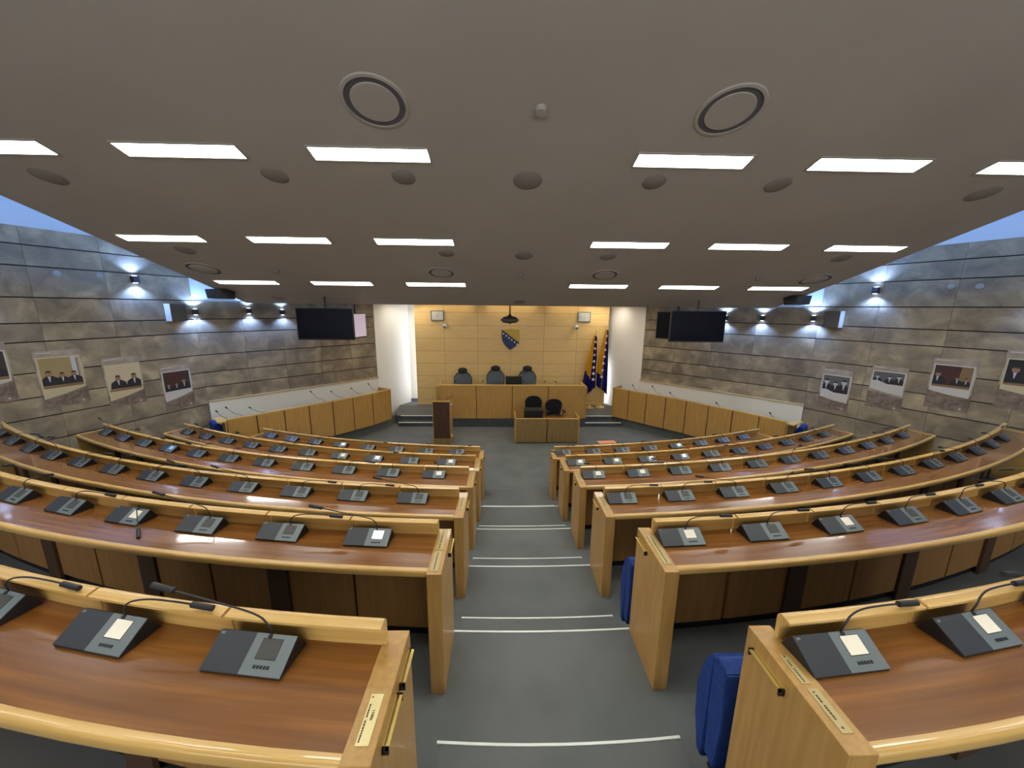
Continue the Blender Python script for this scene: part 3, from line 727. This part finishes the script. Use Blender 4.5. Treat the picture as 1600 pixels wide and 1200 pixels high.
# crest on the maple wall
def crest():
    t = empty('coat_of_arms', (-.01, WD - .002, 2.55), 0, 'blue and yellow shield with a diagonal of white stars on the maple wall', 'coat of arms')
    def outline(sc):
        pts = [(-.29, .30), (0, .33), (.29, .30), (.29, .05), (.25, -.10), (.16, -.23), (.05, -.33), (0, -.36), (-.05, -.33), (-.16, -.23), (-.25, -.10), (-.29, .05)]
        return [(x * sc, z * sc) for x, z in pts]
    def pl(bm, pts, y0, y1):
        a = [bm.verts.new((x, y0, z)) for x, z in pts]; b = [bm.verts.new((x, y1, z)) for x, z in pts]
        bm.faces.new(a); bm.faces.new(b[::-1]); n = len(pts)
        for i in range(n): bm.faces.new((a[i], a[(i + 1) % n], b[(i + 1) % n], b[i]))
    bm = bm_new(); pl(bm, [(-.29, .30), (.30, -.14), (.25, -.18), (.18, -.245), (.05, -.345), (0, -.37), (-.06, -.34), (-.17, -.24), (-.26, -.10), (-.30, .08)], -.03, 0); obj('outline', bm, crest_dark, t)
    bm = bm_new(); pl(bm, [(-.265, .245), (.27, -.150), (.23, -.175), (.16, -.235), (.04, -.33), (0, -.345), (-.05, -.32), (-.155, -.225), (-.24, -.09), (-.275, .08)], -.034, -.03); obj('blue_field', bm, crest_blue, t)
    bm = bm_new(); pl(bm, [(-.25, .30), (0, .33), (.29, .30), (.30, .05), (.29, -.12)], -.028, 0); obj('yellow_field', bm, crest_yellow, t)
    bm = bm_new()
    for i in range(6):
        q = i / 5; star(bm, -.235 + q * .46, .165 - q * .345, .040, -.036, 0)
    obj('stars', bm, flag_white, t)
crest()

# framed signs and small cameras on the maple wall
for i, (x, lb) in enumerate(((-2.42, 'pale grey square display with a clock face, left on the maple wall'), (2.43, 'pale grey display with rows of marks, right on the maple wall'))):
    t = empty('wall_display', (x, WD, 3.29), 0, lb, 'display', 'displays on the maple wall')
    bm = bm_new(); box(bm, -.22, .22, -.05, 0, -.17, .17, 0, .012); obj('housing', bm, silver, t)
    bm = bm_new(); box(bm, -.18, .18, -.054, -.05, -.135, .135); f = obj('face', bm, white_plastic, t)
    bm = bm_new()
    if i == 0:
        tube(bm, [(0, -.057, 0), (.045, -.057, .05)], .006, 6); tube(bm, [(0, -.057, 0), (-.02, -.057, -.05)], .005, 6)
        for q in range(12): a = q * PI / 6; box(bm, .095 * math.sin(a) - .004, .095 * math.sin(a) + .004, -.057, -.053, .095 * math.cos(a) - .004, .095 * math.cos(a) + .004)
    else:
        for r in range(4):
            for q in range(5 if r == 3 else 3):
                xx = -.15 + q * (.065 if r == 3 else .11); box(bm, xx, xx + (.03 if r == 3 else .07), -.057, -.053, .085 - r * .06, .10 - r * .06)
    obj('markings', bm, mat('display_grey', srgb(112, 120, 108), .6) if 'display_grey' not in MATS else MATS['display_grey'], f)
for x, sg, lb in ((-2.16, 1, 'left'), (2.16, -1, 'right')):
    t = empty('dome_camera', (x, WD, 2.95), 0, 'small round security camera below the %s wall display' % lb, 'camera', 'small cameras on the maple wall')
    bm = bm_new(); box(bm, -.03, .03, -.12, 0, .04, .09, 0, .01); obj('bracket', bm, silver, t)
    bm = bm_new(); bmesh.ops.create_uvsphere(bm, u_segments=20, v_segments=12, radius=.085); bmesh.ops.translate(bm, verts=bm.verts[:], vec=(0, -.12, 0)); h_ = obj('head', bm, white_plastic, t, smooth=True)
    bm = bm_new(); bmesh.ops.create_uvsphere(bm, u_segments=12, v_segments=8, radius=.03); bmesh.ops.translate(bm, verts=bm.verts[:], vec=(-.02 * sg, -.195, -.02)); obj('lens', bm, black, h_, smooth=True)

# ------------------------------------------------------------------ president's desk
t = empty('presiding_desk', (0, 10.73, ZS), 0, 'long oak presiding desk with four front panels on the stage', 'desk')
xs = [-2.16, -1.06, .02, 1.10, 2.19]
for a, b in zip(xs, xs[1:]):
    bm = bm_new(); box(bm, a + .010, b - .010, 0, .03, .01, 1.02, 0, .002); obj('front_panel', bm, oak, t)
bm = bm_new(); box(bm, -2.16, 2.19, -.01, .10, 1.02, 1.045, 0, .003); obj('top_trim', bm, oak_h, t)
bm = bm_new(); box(bm, -2.15, 2.18, .03, .05, 0, 1.0); obj('backing', bm, dark_wood, t)
bm = bm_new(); box(bm, -2.16, 2.19, .10, .75, .80, .84); obj('worktop', bm, veneer, t)
for x0, x1 in ((-2.27, -2.16), (2.19, 2.30)):
    bm = bm_new(); box(bm, x0, x1, .10, .80, 0, .98, 0, .003); obj('end_panel', bm, oak, t)
# monitor on it
t = empty('monitor', (.07, 11.15, ZS + .84), 0, 'black monitor on the presiding desk, left of the right chair', 'monitor')
bm = bm_new(); box(bm, -.25, .25, 0, .04, .07, .39, 0, .005); obj('housing', bm, black, t)
bm = bm_new(); box(bm, -.1, .1, -.06, .12, 0, .012); box(bm, -.025, .025, .02, .04, .01, .1); obj('stand', bm, black, t)

def office_chair(x, y, z, rot, lb, group, w_, headrest, bmats, top):
    t = empty('office_chair', (x, y, z), rot, lb, 'chair', group)
    zb, zt_ = .50, top - (.17 if headrest else 0)
    # backrest faces local -y
    bm = bm_new(); n = 10; rows = 8; V_ = []
    for j in range(rows + 1):
        v = j / rows; zz = zb + (zt_ - zb) * v; wv = w_ * (.70 + .30 * math.sin(min(1, v * 1.3) * PI / 2)) * (1 - .45 * max(0, (v - .72) / .28) ** 2)
        V_.append([bm.verts.new((wv / 2 * (2 * i / n - 1), .21 + .04 * v - .05 * (1 - (2 * i / n - 1) ** 2) * -1 - .03 * math.sin(v * PI), zz)) for i in range(n + 1)])
    for j in range(rows):
        for i in range(n): bm.faces.new((V_[j][i], V_[j][i + 1], V_[j + 1][i + 1], V_[j + 1][i]))
    g = bm.faces[:]; r = bmesh.ops.solidify(bm, geom=g, thickness=.05)
    obj('backrest', bm, bmats[0], t, smooth=True)
    bm = bm_new(); edge = [(V[0]) for V in []]
    rim = []
    for j in range(rows + 1):
        v = j / rows; zz = zb + (zt_ - zb) * v; wv = w_ * (.70 + .30 * math.sin(min(1, v * 1.3) * PI / 2)) * (1 - .45 * max(0, (v - .72) / .28) ** 2)
        rim.append((wv / 2, .225 + .04 * v, zz))
    pts = [(-a, b, c) for a, b, c in rim] + [(0, rim[-1][1] + .03, rim[-1][2] + .015)] + rim[::-1]
    tube(bm, pts, .017, 8, smooth_n=2); obj('back_frame', bm, bmats[1], t, smooth=True)
    if headrest:
        bm = bm_new(); bmesh.ops.create_uvsphere(bm, u_segments=20, v_segments=12, radius=1); bmesh.ops.scale(bm, vec=(.155, .05, .095), verts=bm.verts[:]); bmesh.ops.translate(bm, verts=bm.verts[:], vec=(0, .25, top - .09))
        obj('headrest', bm, bmats[1], t, smooth=True)
    bm = bm_new(); box(bm, -.24, .24, -.25, .22, .42, .50, 0, .03); obj('seat', bm, bmats[1], t, smooth=True)
    for s in (-1, 1):
        bm = bm_new(); tube(bm, [(s * .20, .1, .44), (s * (w_ / 2 + .01), .1, .50), (s * (w_ / 2 + .01), .1, .66)], .014, 8); box(bm, s * (w_ / 2 + .01) - .025, s * (w_ / 2 + .01) + .025, -.12, .14, .66, .69, 0, .01); obj('armrest', bm, bmats[1], t, smooth=True)
    bm = bm_new(); tube(bm, [(0, 0, .08), (0, 0, .42)], .025, 10)
    for q in range(5):
        a = q * 2 * PI / 5 + .3; tube(bm, [(0, 0, .10), (.27 * math.cos(a), .27 * math.sin(a), .065)], .016, 8); tube(bm, [(.27 * math.cos(a) - .01, .27 * math.sin(a), .028), (.27 * math.cos(a) + .01, .27 * math.sin(a), .028)], .028, 12)
    obj('base', bm, bmats[2], t, smooth=True)
    return t
for x, top, lb in ((-1.56, 1.40, 'grey backed office chair, left of three behind the presiding desk'), (-.50, 1.475, 'grey backed office chair, middle of three behind the presiding desk'), (.53, 1.475, 'grey backed office chair, right of three behind the presiding desk')):
    office_chair(x, 11.50, ZS, 0, lb, 'chairs behind the presiding desk', .56, True, (grey_mesh, black_fabric, black), top)

# ------------------------------------------------------------------ clerks' desk in front
t = empty('clerk_desk', (.92, 9.33, 0), 0, 'small olive oak desk with two front panels below the presiding desk', 'desk')
for a, b in ((-.83, -.014), (.014, .83)):
    bm = bm_new(); box(bm, a, b, 0, .03, .03, .68, 0, .002); obj('front_panel', bm, oak_green, t)
bm = bm_new(); box(bm, -.83, .83, -.008, .035, .68, .70, 0, .003); obj('top_trim', bm, oak_h, t)
bm = bm_new(); box(bm, -.83, .83, .03, .58, .56, .59); obj('worktop', bm, veneer, t)
for x0 in (-.865, .83):
    bm = bm_new(); box(bm, x0, x0 + .035, 0, .62, 0, .72, 0, .003); obj('end_panel', bm, oak, t)
bm = bm_new(); box(bm, -.80, .80, .04, .06, 0, .56); obj('plinth', bm, support_m, t)
for x, top, y, lb in ((.63, 1.03, 10.12, 'black office chair behind the clerk desk, left one behind the black box'), (1.25, .94, 10.12, 'black office chair behind the clerk desk, right one')):
    office_chair(x, y, 0, 0 if x < 1 else .1, lb, 'chairs behind the clerk desk', .47, False, (black_fabric, black_fabric, black), top)
t = empty('printer', (.57, 9.58, .59), 0, 'black box shaped printer on the left of the clerk desk', 'printer')
bm = bm_new(); box(bm, -.25, .25, 0, .28, 0, .27, 0, .015); obj('body', bm, black, t)
bm = bm_new(); box(bm, -.22, .22, .02, .24, .27, .285, 0, .004); obj('lid', bm, tv_frame, t)
bm = bm_new(); box(bm, -.2, .2, -.03, 0, .04, .055); obj('tray', bm, tv_frame, t)

# lectern
t = empty('lectern', (-1.865, 9.28, 0), 0, 'tall dark brown lectern with pale top edge left of the clerk desk', 'lectern')
bm = bm_new(); extrude_x(bm, [(0, .16), (0, 1.16), (.40, 1.00), (.40, .16)], -.215, .215); obj('front_panel', bm, dark_wood, t)
bm = bm_new(); box(bm, -.225, .225, -.012, .40, 0, .16, 0, .004); obj('plinth', bm, oak_green, t)
bm = bm_new(); extrude_x(bm, [(-.015, 1.155), (-.015, 1.185), (.02, 1.185), (.42, 1.015), (.42, .995), (.02, 1.155)], -.232, .232); obj('top', bm, oak_h, t)
for s in (-1, 1):
    bm = bm_new(); xs_ = sorted((s * .215, s * .232)); extrude_x(bm, [(-.008, 0), (-.008, 1.155), (.02, 1.155), (.41, .995), (.41, 0)], xs_[0], xs_[1]); obj('side_panel', bm, oak, t)
bm = bm_new(); box(bm, .225, .275, .05, .09, 1.06, 1.10, 0, .004); obj('clip', bm, white_plastic, t)['label'] = 'white clip'
bm = bm_new(); box(bm, .232, .28, .05, .09, .18, .26, 0, .004); obj('latch', bm, fringe_m, t)
bm = bm_new(); tube(bm, [(.1, .2, 1.17), (.14, .19, 1.22), (.22, .17, 1.245), (.30, .15, 1.25)], .006, 8, smooth_n=4); obj('microphone', bm, rubber, t, smooth=True)

# ------------------------------------------------------------------ side benches
BL = [(-3.60, 10.68), (-3.92, 10.12), (-4.28, 9.66), (-4.63, 9.24), (-5.02, 8.84), (-5.38, 8.43), (-5.75, 8.02), (-6.14, 7.64)]
BR = [(3.17, 11.02), (3.52, 10.66), (3.89, 10.24), (4.28, 9.84), (4.65, 9.42), (4.98, 8.93), (5.34, 8.50), (5.66, 8.02), (5.94, 7.55)]
def bench(pts, s, lb):
    t = empty('side_bench', (pts[3][0], pts[3][1], ZS), 0, lb, 'bench desk', 'side bench desks')
    ox, oy = pts[3]
    P = [V((x - ox, y - oy)) for x, y in pts]
    def offs(d):      # offset polyline away from the aisle (outwards)
        out = []
        for i, p in enumerate(P):
            q = (P[min(i + 1, len(P) - 1)] - P[max(i - 1, 0)]).normalized(); n = V((q.y, -q.x)) * s * -1
            if n.x * s < 0: n = -n
            out.append(p + n * d)
        return out
    o2, o3, o10, o55 = offs(.025), offs(.05), offs(.10), offs(.5)
    for i in range(len(P) - 1):
        d = (P[i + 1] - P[i]); g = d.normalized() * .013
        bm = bm_new(); prism(bm, [tuple(P[i] + g), tuple(P[i + 1] - g), tuple(o2[i + 1] - g), tuple(o2[i] + g)], .0, .90); obj('front_panel', bm, oak, t)
        bm = bm_new(); prism(bm, [tuple(P[i] + g * .4 - (o2[i] - P[i]) * .2), tuple(P[i + 1] - g * .4 - (o2[i + 1] - P[i + 1]) * .2), tuple(o3[i + 1] - g * .4), tuple(o3[i] + g * .4)], .90, .925); obj('top_trim', bm, oak_h, t)
    bm = bm_new(); prism(bm, [tuple(p) for p in o2] + [tuple(p) for p in offs(.04)[::-1]], 0, .88); obj('backing', bm, support_m, t)
    bm = bm_new(); prism(bm, [tuple(p) for p in offs(.04)] + [tuple(p) for p in o55[::-1]], .74, .77); obj('worktop', bm, veneer, t)
    for i, nm in ((0, 1), (-1, -1)):
        e = P[i]; f = o55[i]; dd = (P[1] - P[0]).normalized() * .03 if i == 0 else (P[-1] - P[-2]).normalized() * .03
        if i == 0: dd = -dd
        bm = bm_new(); prism(bm, [tuple(e), tuple(e + dd), tuple(f + dd), tuple(f)], 0, .92 if i == 0 else .86); obj('end_panel', bm, oak, t)
        if i == -1:
            bm = bm_new(); prism(bm, [tuple(e + dd * .0), tuple(e + dd * 5), tuple(f + dd * 5), tuple(f)], .86, .885); obj('end_top', bm, oak_h, t)
    # carpeted plinth the bench stands on
    wp = [V((LB.x, LB.y)), V((LE.x, LE.y))] if s < 0 else [V((RB.x, RB.y)), V((RE.x, RE.y))]
    base = offs(.16); 
    pl = [tuple(p + V((ox, oy))) for p in base]
    far = [tuple(wp[1]), tuple(wp[0])]
    bm = bm_new(); prism(bm, [(-3.55 if s < 0 else 3.55, 11.3)] + pl + [tuple(wp[0] + V((0, -.4)))] + [tuple(wp[0]), tuple(wp[1])], 0, ZS - .002)
    bm.normal_update()
    for f in bm.faces:
        if abs(f.normal.z) < .5: f.material_index = 1
    struct(obj('floor_plinth', bm, [carpet, carpet]))
    return t
bench(BL, -1, 'angled oak side bench of seven panels on the left of the stage')
bench(BR, 1, 'angled oak side bench of eight panels on the right of the stage')
# gooseneck microphones standing on the side benches and the presiding desk
def goose(x, y, z, dx, dz, lb, ln=.42):
    t = empty('gooseneck_microphone', (x, y, z), 0, lb, 'microphone', 'gooseneck microphones on the benches')
    bm = bm_new(); box(bm, -.05, .05, -.05, .05, 0, .025, 0, .005); obj('base', bm, black, t)
    h = Vector((dx * .85, -.06, dz * .85))
    bm = bm_new(); tube(bm, [(0, 0, .02), (dx * .1, -.01, dz * .35), h * .55, h], .004, 6, smooth_n=4); st = obj('stem', bm, rubber, t, smooth=True)
    d = (h - h * .55).normalized(); bm = bm_new(); tube(bm, [h - d * .01, h + d * .05], .013, 8); obj('head', bm, rubber, st, smooth=True)
def bench_pt(pts, i, f, d, s):
    p = V(pts[i]).lerp(V(pts[i + 1]), f); q = (V(pts[i + 1]) - V(pts[i])).normalized(); n = V((q.y, -q.x))
    if n.x * s < 0: n = -n
    return p + n * d
zb = ZS + .77
for j, (i, f, dx, dz) in enumerate(((6, .35, -.34, .34), (5, .5, -.36, .24), (3, .1, -.36, .42), (2, .2, -.3, .33), (1, .2, -.3, .32), (0, .3, -.25, .36), (6, .85, -.2, .3))):
    p = bench_pt(BL, i, f, .3, -1); goose(p.x, p.y, zb, dx, dz, 'thin black gooseneck microphone on the left side bench, %s from its stage end' % ['sixth', 'fifth', 'fourth', 'third', 'second', 'first', 'seventh'][j])
for j, (i, f, dx, dz) in enumerate(((1, .2, -.2, .32), (2, .5, -.32, .42), (3, .4, -.32, .3), (5, .5, -.3, .26), (7, .5, -.3, .28))):
    p = bench_pt(BR, i, f, .3, 1); goose(p.x, p.y, zb, dx, dz, 'thin black gooseneck microphone on the right side bench, %s from its stage end' % ['first', 'second', 'third', 'fourth', 'fifth'][j])
for x, dx, lb in ((-1.9, .2, 'left end'), (-1.05, .18, 'left of the middle chair'), (.93, .12, 'right of the right chair'), (1.55, -.2, 'right end')):
    goose(x, 11.2, ZS + .84, dx, .26, 'thin gooseneck microphone on the presiding desk, ' + lb)

# ------------------------------------------------------------------ flags
def flag(x, y, h, lean, lb, mode):
    t = empty('flag_stand', (x, y, ZS), 0, lb, 'flag', 'flags on brass stands')
    bm = bm_new(); lathe(bm, [(0, 0), (.15, 0), (.15, .012), (.12, .03), (.05, .05), (.03, .09), (.018, .12), (0, .12)], 28); obj('base', bm, brass, t, smooth=True)
    bm = bm_new(); tube(bm, [(0, 0, .1), (lean, 0, h)], .012, 10); obj('pole', bm, brass, t)
    bm = bm_new(); lathe(bm, [(0, h + .14), (.012, h + .09), (.028, h + .05), (.012, h + .02), (.016, h), (0, h - .01)], 12, cx=lean); obj('finial', bm, brass, t, smooth=True)
    # furled cloth: pleated, hanging from the pole top, width grows downward
    ztop, zbot = h - .06, .48
    n, m = 24, 26; W_ = .46
    def pos(i, j):
        u = i / n; v = j / m
        wv = (.10 + (W_ - .10) * (v ** .8))
        zlow = zbot + (.30 * abs(u - .45) * 1.5 if mode == 0 else .34 * (1 - u))
        z = ztop + (zlow - ztop) * v - .05 * (1 - v) * u
        xx = lean * (1 - v * .75) + (u - (.72 if mode == 0 else .62)) * wv
        yy = -.02 + math.sin(u * PI * 7 + v * 1.3) * .035 * (.3 + v) - .02
        return Vector((xx, yy, z))
    def zone(u, v):
        if mode == 0:
            if u > .52 + .18 * (v - .5): return 1
            return 2 if v > .66 + .12 * u else 0
        if u > .62 - .1 * v: return 1
        if v > .78: return 2
        return 0
    zones = {0: ('yellow_field', flag_yellow), 1: ('blue_field', flag_blue), 2: ('lower_fold', flag_blue)}
    cloth = None
    bm = bm_new(); G_ = [[bm.verts.new(pos(i, j)) for i in range(n + 1)] for j in range(m + 1)]
    for j in range(m):
        for i in range(n):
            f = bm.faces.new((G_[j][i], G_[j][i + 1], G_[j + 1][i + 1], G_[j + 1][i]))
            z_ = zone((i + .5) / n, (j + .5) / m); f.material_index = 0 if z_ == 0 else 1
    bmesh.ops.solidify(bm, geom=bm.faces[:], thickness=.006)
    cloth = obj('cloth', bm, [flag_yellow, flag_blue], t, smooth=True)
    bm = bm_new()
    for q in range(7):
        v = .10 + q * .115; u = (.62 + .05 * q * .5) if mode == 0 else (.55 - .012 * q)
        p = pos(u * n, v * m); star(bm, p.x, p.z, .052 + .003 * q, -.085, 0, rot=.3)
    ex_ = bmesh.ops.extrude_face_region(bm, geom=bm.faces[:]); bmesh.ops.translate(bm, vec=(0, .004, 0), verts=[v for v in ex_['geom'] if isinstance(v, bmesh.types.BMVert)])
    obj('stars', bm, flag_white, cloth)
    bm = bm_new(); tube(bm, [pos(i, m) + Vector((0, -.004, -.01)) for i in range(n + 1)], .016, 6); tube(bm, [pos(n if mode == 0 else 0, j) for j in range(int(m * .5), m + 1)], .010, 6)
    obj('fringe', bm, fringe_m, cloth, smooth=True)
flag(2.68, 12.0, 2.52, .09, 'furled yellow and blue starred flag with gold fringe, left of the two flags', 0)
flag(3.06, 12.1, 2.72, .09, 'furled mostly blue starred flag with gold fringe, right of the two flags', 1)

# ------------------------------------------------------------------ posters
poster_m = mat('poster_paper', srgb(176, 164, 144), .6)
crp, npz, mpp = noisy(poster_m, srgb(136, 122, 110), srgb(176, 164, 146), (1.0, 1, 1.6), 2.4, 5, c3=srgb(156, 142, 126))
wash = mat('poster_brown_wash', srgb(118, 96, 86), .6); noisy(wash, srgb(104, 86, 74), srgb(138, 122, 108), (6, 1, 6), 1.6, 6, distort=1)
cream = mat('poster_cream', srgb(196, 180, 146), .6); pale = mat('poster_pale', srgb(196, 190, 182), .6)
suit = mat('photo_dark_suit', srgb(34, 32, 38), .6); skin = mat('photo_skin', srgb(150, 112, 92), .6); shirt = mat('photo_shirt', srgb(190, 190, 194), .6)
p_tan = mat('photo_tan', srgb(160, 138, 92), .6); p_maroon = mat('photo_maroon', srgb(72, 38, 34), .6); p_grey = mat('photo_grey', srgb(92, 90, 90), .6); p_lg = mat('photo_light_grey', srgb(176, 176, 176), .6); hair = mat('photo_hair', srgb(60, 48, 42), .6); p_dark = mat('photo_black', srgb(30, 26, 28), .6)
wood_p = mat('photo_wood', srgb(128, 102, 68), .6)
def poster(cx, cy2, z0, z1, rot, wd, lb, bg, low, figs, grey=False, left=True, box_=(.10, .60)):
    t = empty('poster', (cx, cy2, z0), rot, lb, 'poster', 'photo posters on the stone walls')
    H = z1 - z0
    bm = bm_new(); box(bm, -wd / 2, wd / 2, -.014, -.006, 0, H); obj('paper', bm, poster_m, t)
    # ragged brown wash over the lower third, pale sweep above it
    rnd2 = random.Random(int(z0 * 1000)); bm = bm_new(); n = 14
    def ragged(zb0, zb1, y):
        top = []; 
        for i in range(n + 1):
            u = i / n; top.append((-wd / 2 + wd * u, zb0 + (zb1 - zb0) * u + (rnd2.random() - .5) * .03))
        vs = [bm.verts.new((x, y, z)) for x, z in top] + [bm.verts.new((wd / 2, y, 0)), bm.verts.new((-wd / 2, y, 0))]
        bm.faces.new(vs)
    a, b = (H * .24, H * .40) if left else (H * .38, H * .32)
    ragged(a, b, -.0150); obj('brown_wash', bm, wash, t)
    x0, x1 = -wd / 2 + .04, wd / 2 - .04; zA, zB = H * (1 - box_[1]) , H * (1 - box_[0])
    bm = bm_new(); zl, zr = (zA - .17, zA - .03) if left else (zA - .08, zA - .15)
    mv = [bm.verts.new((x, -.0162, z)) for x, z in ((x0 - .02, zl), (0, (zl + zr) / 2 - .015), (x1 + .02, zr), (x1 + .02, zB + .02), (x0 - .02, zB + .02))]; bm.faces.new(mv)
    ex2 = bmesh.ops.extrude_face_region(bm, geom=bm.faces[:]); bmesh.ops.translate(bm, vec=(0, .0012, 0), verts=[v for v in ex2['geom'] if isinstance(v, bmesh.types.BMVert)])
    obj('mount', bm, pale if grey or bg is p_maroon else cream, t)
    mats_ = [bg, low, suit, skin if not grey else p_lg, shirt, hair if not grey else p_dark]
    bm = bm_new(); yy = -.018
    def poly(pts, mi, y):
        f = bm.faces.new([bm.verts.new((x, y, z)) for x, z in pts]); f.material_index = mi
    box(bm, x0, x1, -.0185, -.0166, zA, zB, 0)
    poly([(x0, zA), (x1, zA), (x1, zA + .05), (x0, zA + .035)], 1, -.0190)
    if bg is p_tan: poly([(x1 - .10, zA + .05), (x1 - .012, zA + .05), (x1 - .012, zB), (x1 - .10, zB)], 4, -.0187); poly([(x1 - .04, zA + .05), (x1 - .02, zA + .05), (x1 - .02, zB - .02), (x1 - .04, zB - .02)], 1, -.0188)
    if bg is p_maroon: poly([(x1 - .16, zA + .05), (x1, zA + .05), (x1, zB), (x1 - .13, zB)], 1 if not left else 5, -.0187); poly([(x0, zA + .05), (x0 + .06, zA + .05), (x0 + .05, zB - .04), (x0, zB)], 5, -.0187)
    if grey: poly([(x0, zA), (x0 + .2, zA), (x0 + .26, zA + .03), (x0 + .08, zA + .10), (x0, zA + .09)], 4, -.0215)
    for q, (u, sc) in enumerate(figs):
        fx = x0 + (x1 - x0) * u; fz = zA + .045; s_ = sc * (.92 + .2 * rnd2.random())
        y1 = -.0192 - q * .0006
        poly([(max(x0, fx - .10 * s_), fz), (min(x1, fx + .10 * s_), fz), (min(x1, fx + .085 * s_), fz + .09 * s_), (fx + .03 * s_, fz + .13 * s_), (fx - .03 * s_, fz + .13 * s_), (max(x0, fx - .085 * s_), fz + .09 * s_)], 2, y1)
        poly([(fx - .003 * s_, fz + .05 * s_), (fx + .003 * s_, fz + .05 * s_), (fx + .014 * s_, fz + .128 * s_), (fx - .014 * s_, fz + .128 * s_)], 4, y1 - .0002)
        poly([(fx + .032 * s_ * math.cos(a_ * PI / 6), fz + .160 * s_ + .040 * s_ * math.sin(a_ * PI / 6)) for a_ in range(12)], 3, y1 - .0003)
        poly([(fx + .030 * s_ * math.cos(a_ * PI / 6), fz + .176 * s_ + .028 * s_ * math.sin(a_ * PI / 6)) for a_ in range(0, 7)], 5, y1 - .0004)
    obj('photograph', bm, mats_, t)
    bm = bm_new(); box(bm, -wd / 2 + .03, -wd / 2 + .20, -.0165, -.0145, H * .955, H * .972); obj('heading', bm, pale, t)
    bm = bm_new(); lathe(bm, [(0, 0), (.014, 0), (.014, .004), (0, .004)], 12); bmesh.ops.rotate(bm, verts=bm.verts[:], cent=(0, 0, 0), matrix=Matrix.Rotation(PI / 2, 3, 'X')); bmesh.ops.translate(bm, verts=bm.verts[:], vec=(wd * .34, -.015, .05)); obj('seal', bm, pale, t)
poster(-7.946, 5.52, 2.07, 2.99, aLR, .57, 'photo poster partly cut by the left edge of the picture, left wall', p_maroon, wood_p, [(.2, .9), (.5, .9), (.8, 1.0)], box_=(.16, .62))
poster(-7.69, 6.275, 1.865, 2.80, aLR, .55, 'poster with three dark suited people against a tan wall, left stone wall', p_tan, wood_p, [(.18, 1.15), (.5, 1.1), (.8, 1.05)], box_=(.13, .66))
poster(-7.44, 7.02, 1.67, 2.59, aLR, .55, 'poster with two seated dark suited people, left stone wall', cream, wood_p, [(.3, 1.25), (.8, 1.25)], box_=(.16, .68))
poster(-7.17, 7.81, 1.40, 2.31, aLR, .55, 'poster with a dark maroon meeting photo, left wall nearest the stage', p_maroon, pale, [(.15, .8), (.45, .8), (.75, 1.1)], box_=(.14, .62))
poster(6.98, 7.655, 1.44, 2.325, aRR, .54, 'black and white poster of people greeting, right wall nearest the stage', p_grey, pale, [(.15, 1.3), (.5, 1.2), (.82, 1.5)], True, False, (.16, .62))
poster(7.32, 6.92, 1.66, 2.51, aRR, .53, 'poster with a wide grey photo of three people, right stone wall', p_grey, pale, [(.15, .85), (.55, .85), (.85, .85)], True, False, (.14, .46))
poster(7.66, 6.18, 1.85, 2.76, aRR, .53, 'poster with a dark red conference room photo, right stone wall', p_maroon, wood_p, [(.12, 1.0), (.65, .8), (.88, .8)], False, False, (.14, .56))
poster(7.985, 5.465, 2.05, 2.98, aRR, .54, 'photo poster partly cut by the right edge of the picture, right wall', p_dark, wood_p, [(.2, 1.3), (.7, 1.1)], False, False, (.16, .60))

# ------------------------------------------------------------------ blue chairs
def blue_chair(x, y, z, rot, lb):
    t = empty('folding_seat', (x, y, z), rot, lb, 'chair', 'blue upholstered fold-up seats')
    bm = bm_new(); extrude_x(bm, [(-.085, .24), (-.095, .50), (-.08, .74), (-.03, .765), (.01, .74), (.0, .50), (-.01, .24)], -.22, .22)
    bmesh.ops.bevel(bm, geom=bm.edges[:], offset=.006, segments=2, affect='EDGES'); obj('backrest', bm, blue_cloth, t, smooth=True)
    bm = bm_new(); extrude_x(bm, [(.003, .18), (.004, .72), (.03, .735), (.075, .64), (.105, .50), (.090, .34), (.045, .18)], -.22, .22)
    bmesh.ops.bevel(bm, geom=bm.edges[:], offset=.006, segments=2, affect='EDGES'); obj('seat', bm, blue_cloth, t, smooth=True)
    bm = bm_new(); box(bm, -.04, .04, -.05, .03, 0, .26); box(bm, -.12, .12, -.09, .09, 0, .015); obj('pedestal', bm, black, t)
    return t
blue_chair(.862, 1.30, ZF[5], .0, 'bright blue fold-up seat beside the nearest right desk, at the aisle')
blue_chair(.872, 2.40, ZF[4], .0, 'blue fold-up seat mostly hidden behind the second nearest right end panel')
blue_chair(-6.66, 8.03, ZS - .002, -.7, 'blue seat at the near end of the left side bench')
blue_chair(6.50, 7.80, ZS - .002, .7, 'blue seat at the near end of the right side bench')

# folder lying on the far right ledge
t = arc_pt(1, .128, RR[1] - .43)
bm = bm_new(); box(bm, -.17, .17, -.05, .09, 0, .02, 0, .003)
tag(obj('folder', bm, paper_pink, None, (t.x, t.y, ZT[1] + .089), .13), 'orange pink folder lying on the farthest right desk ledge', 'folder')
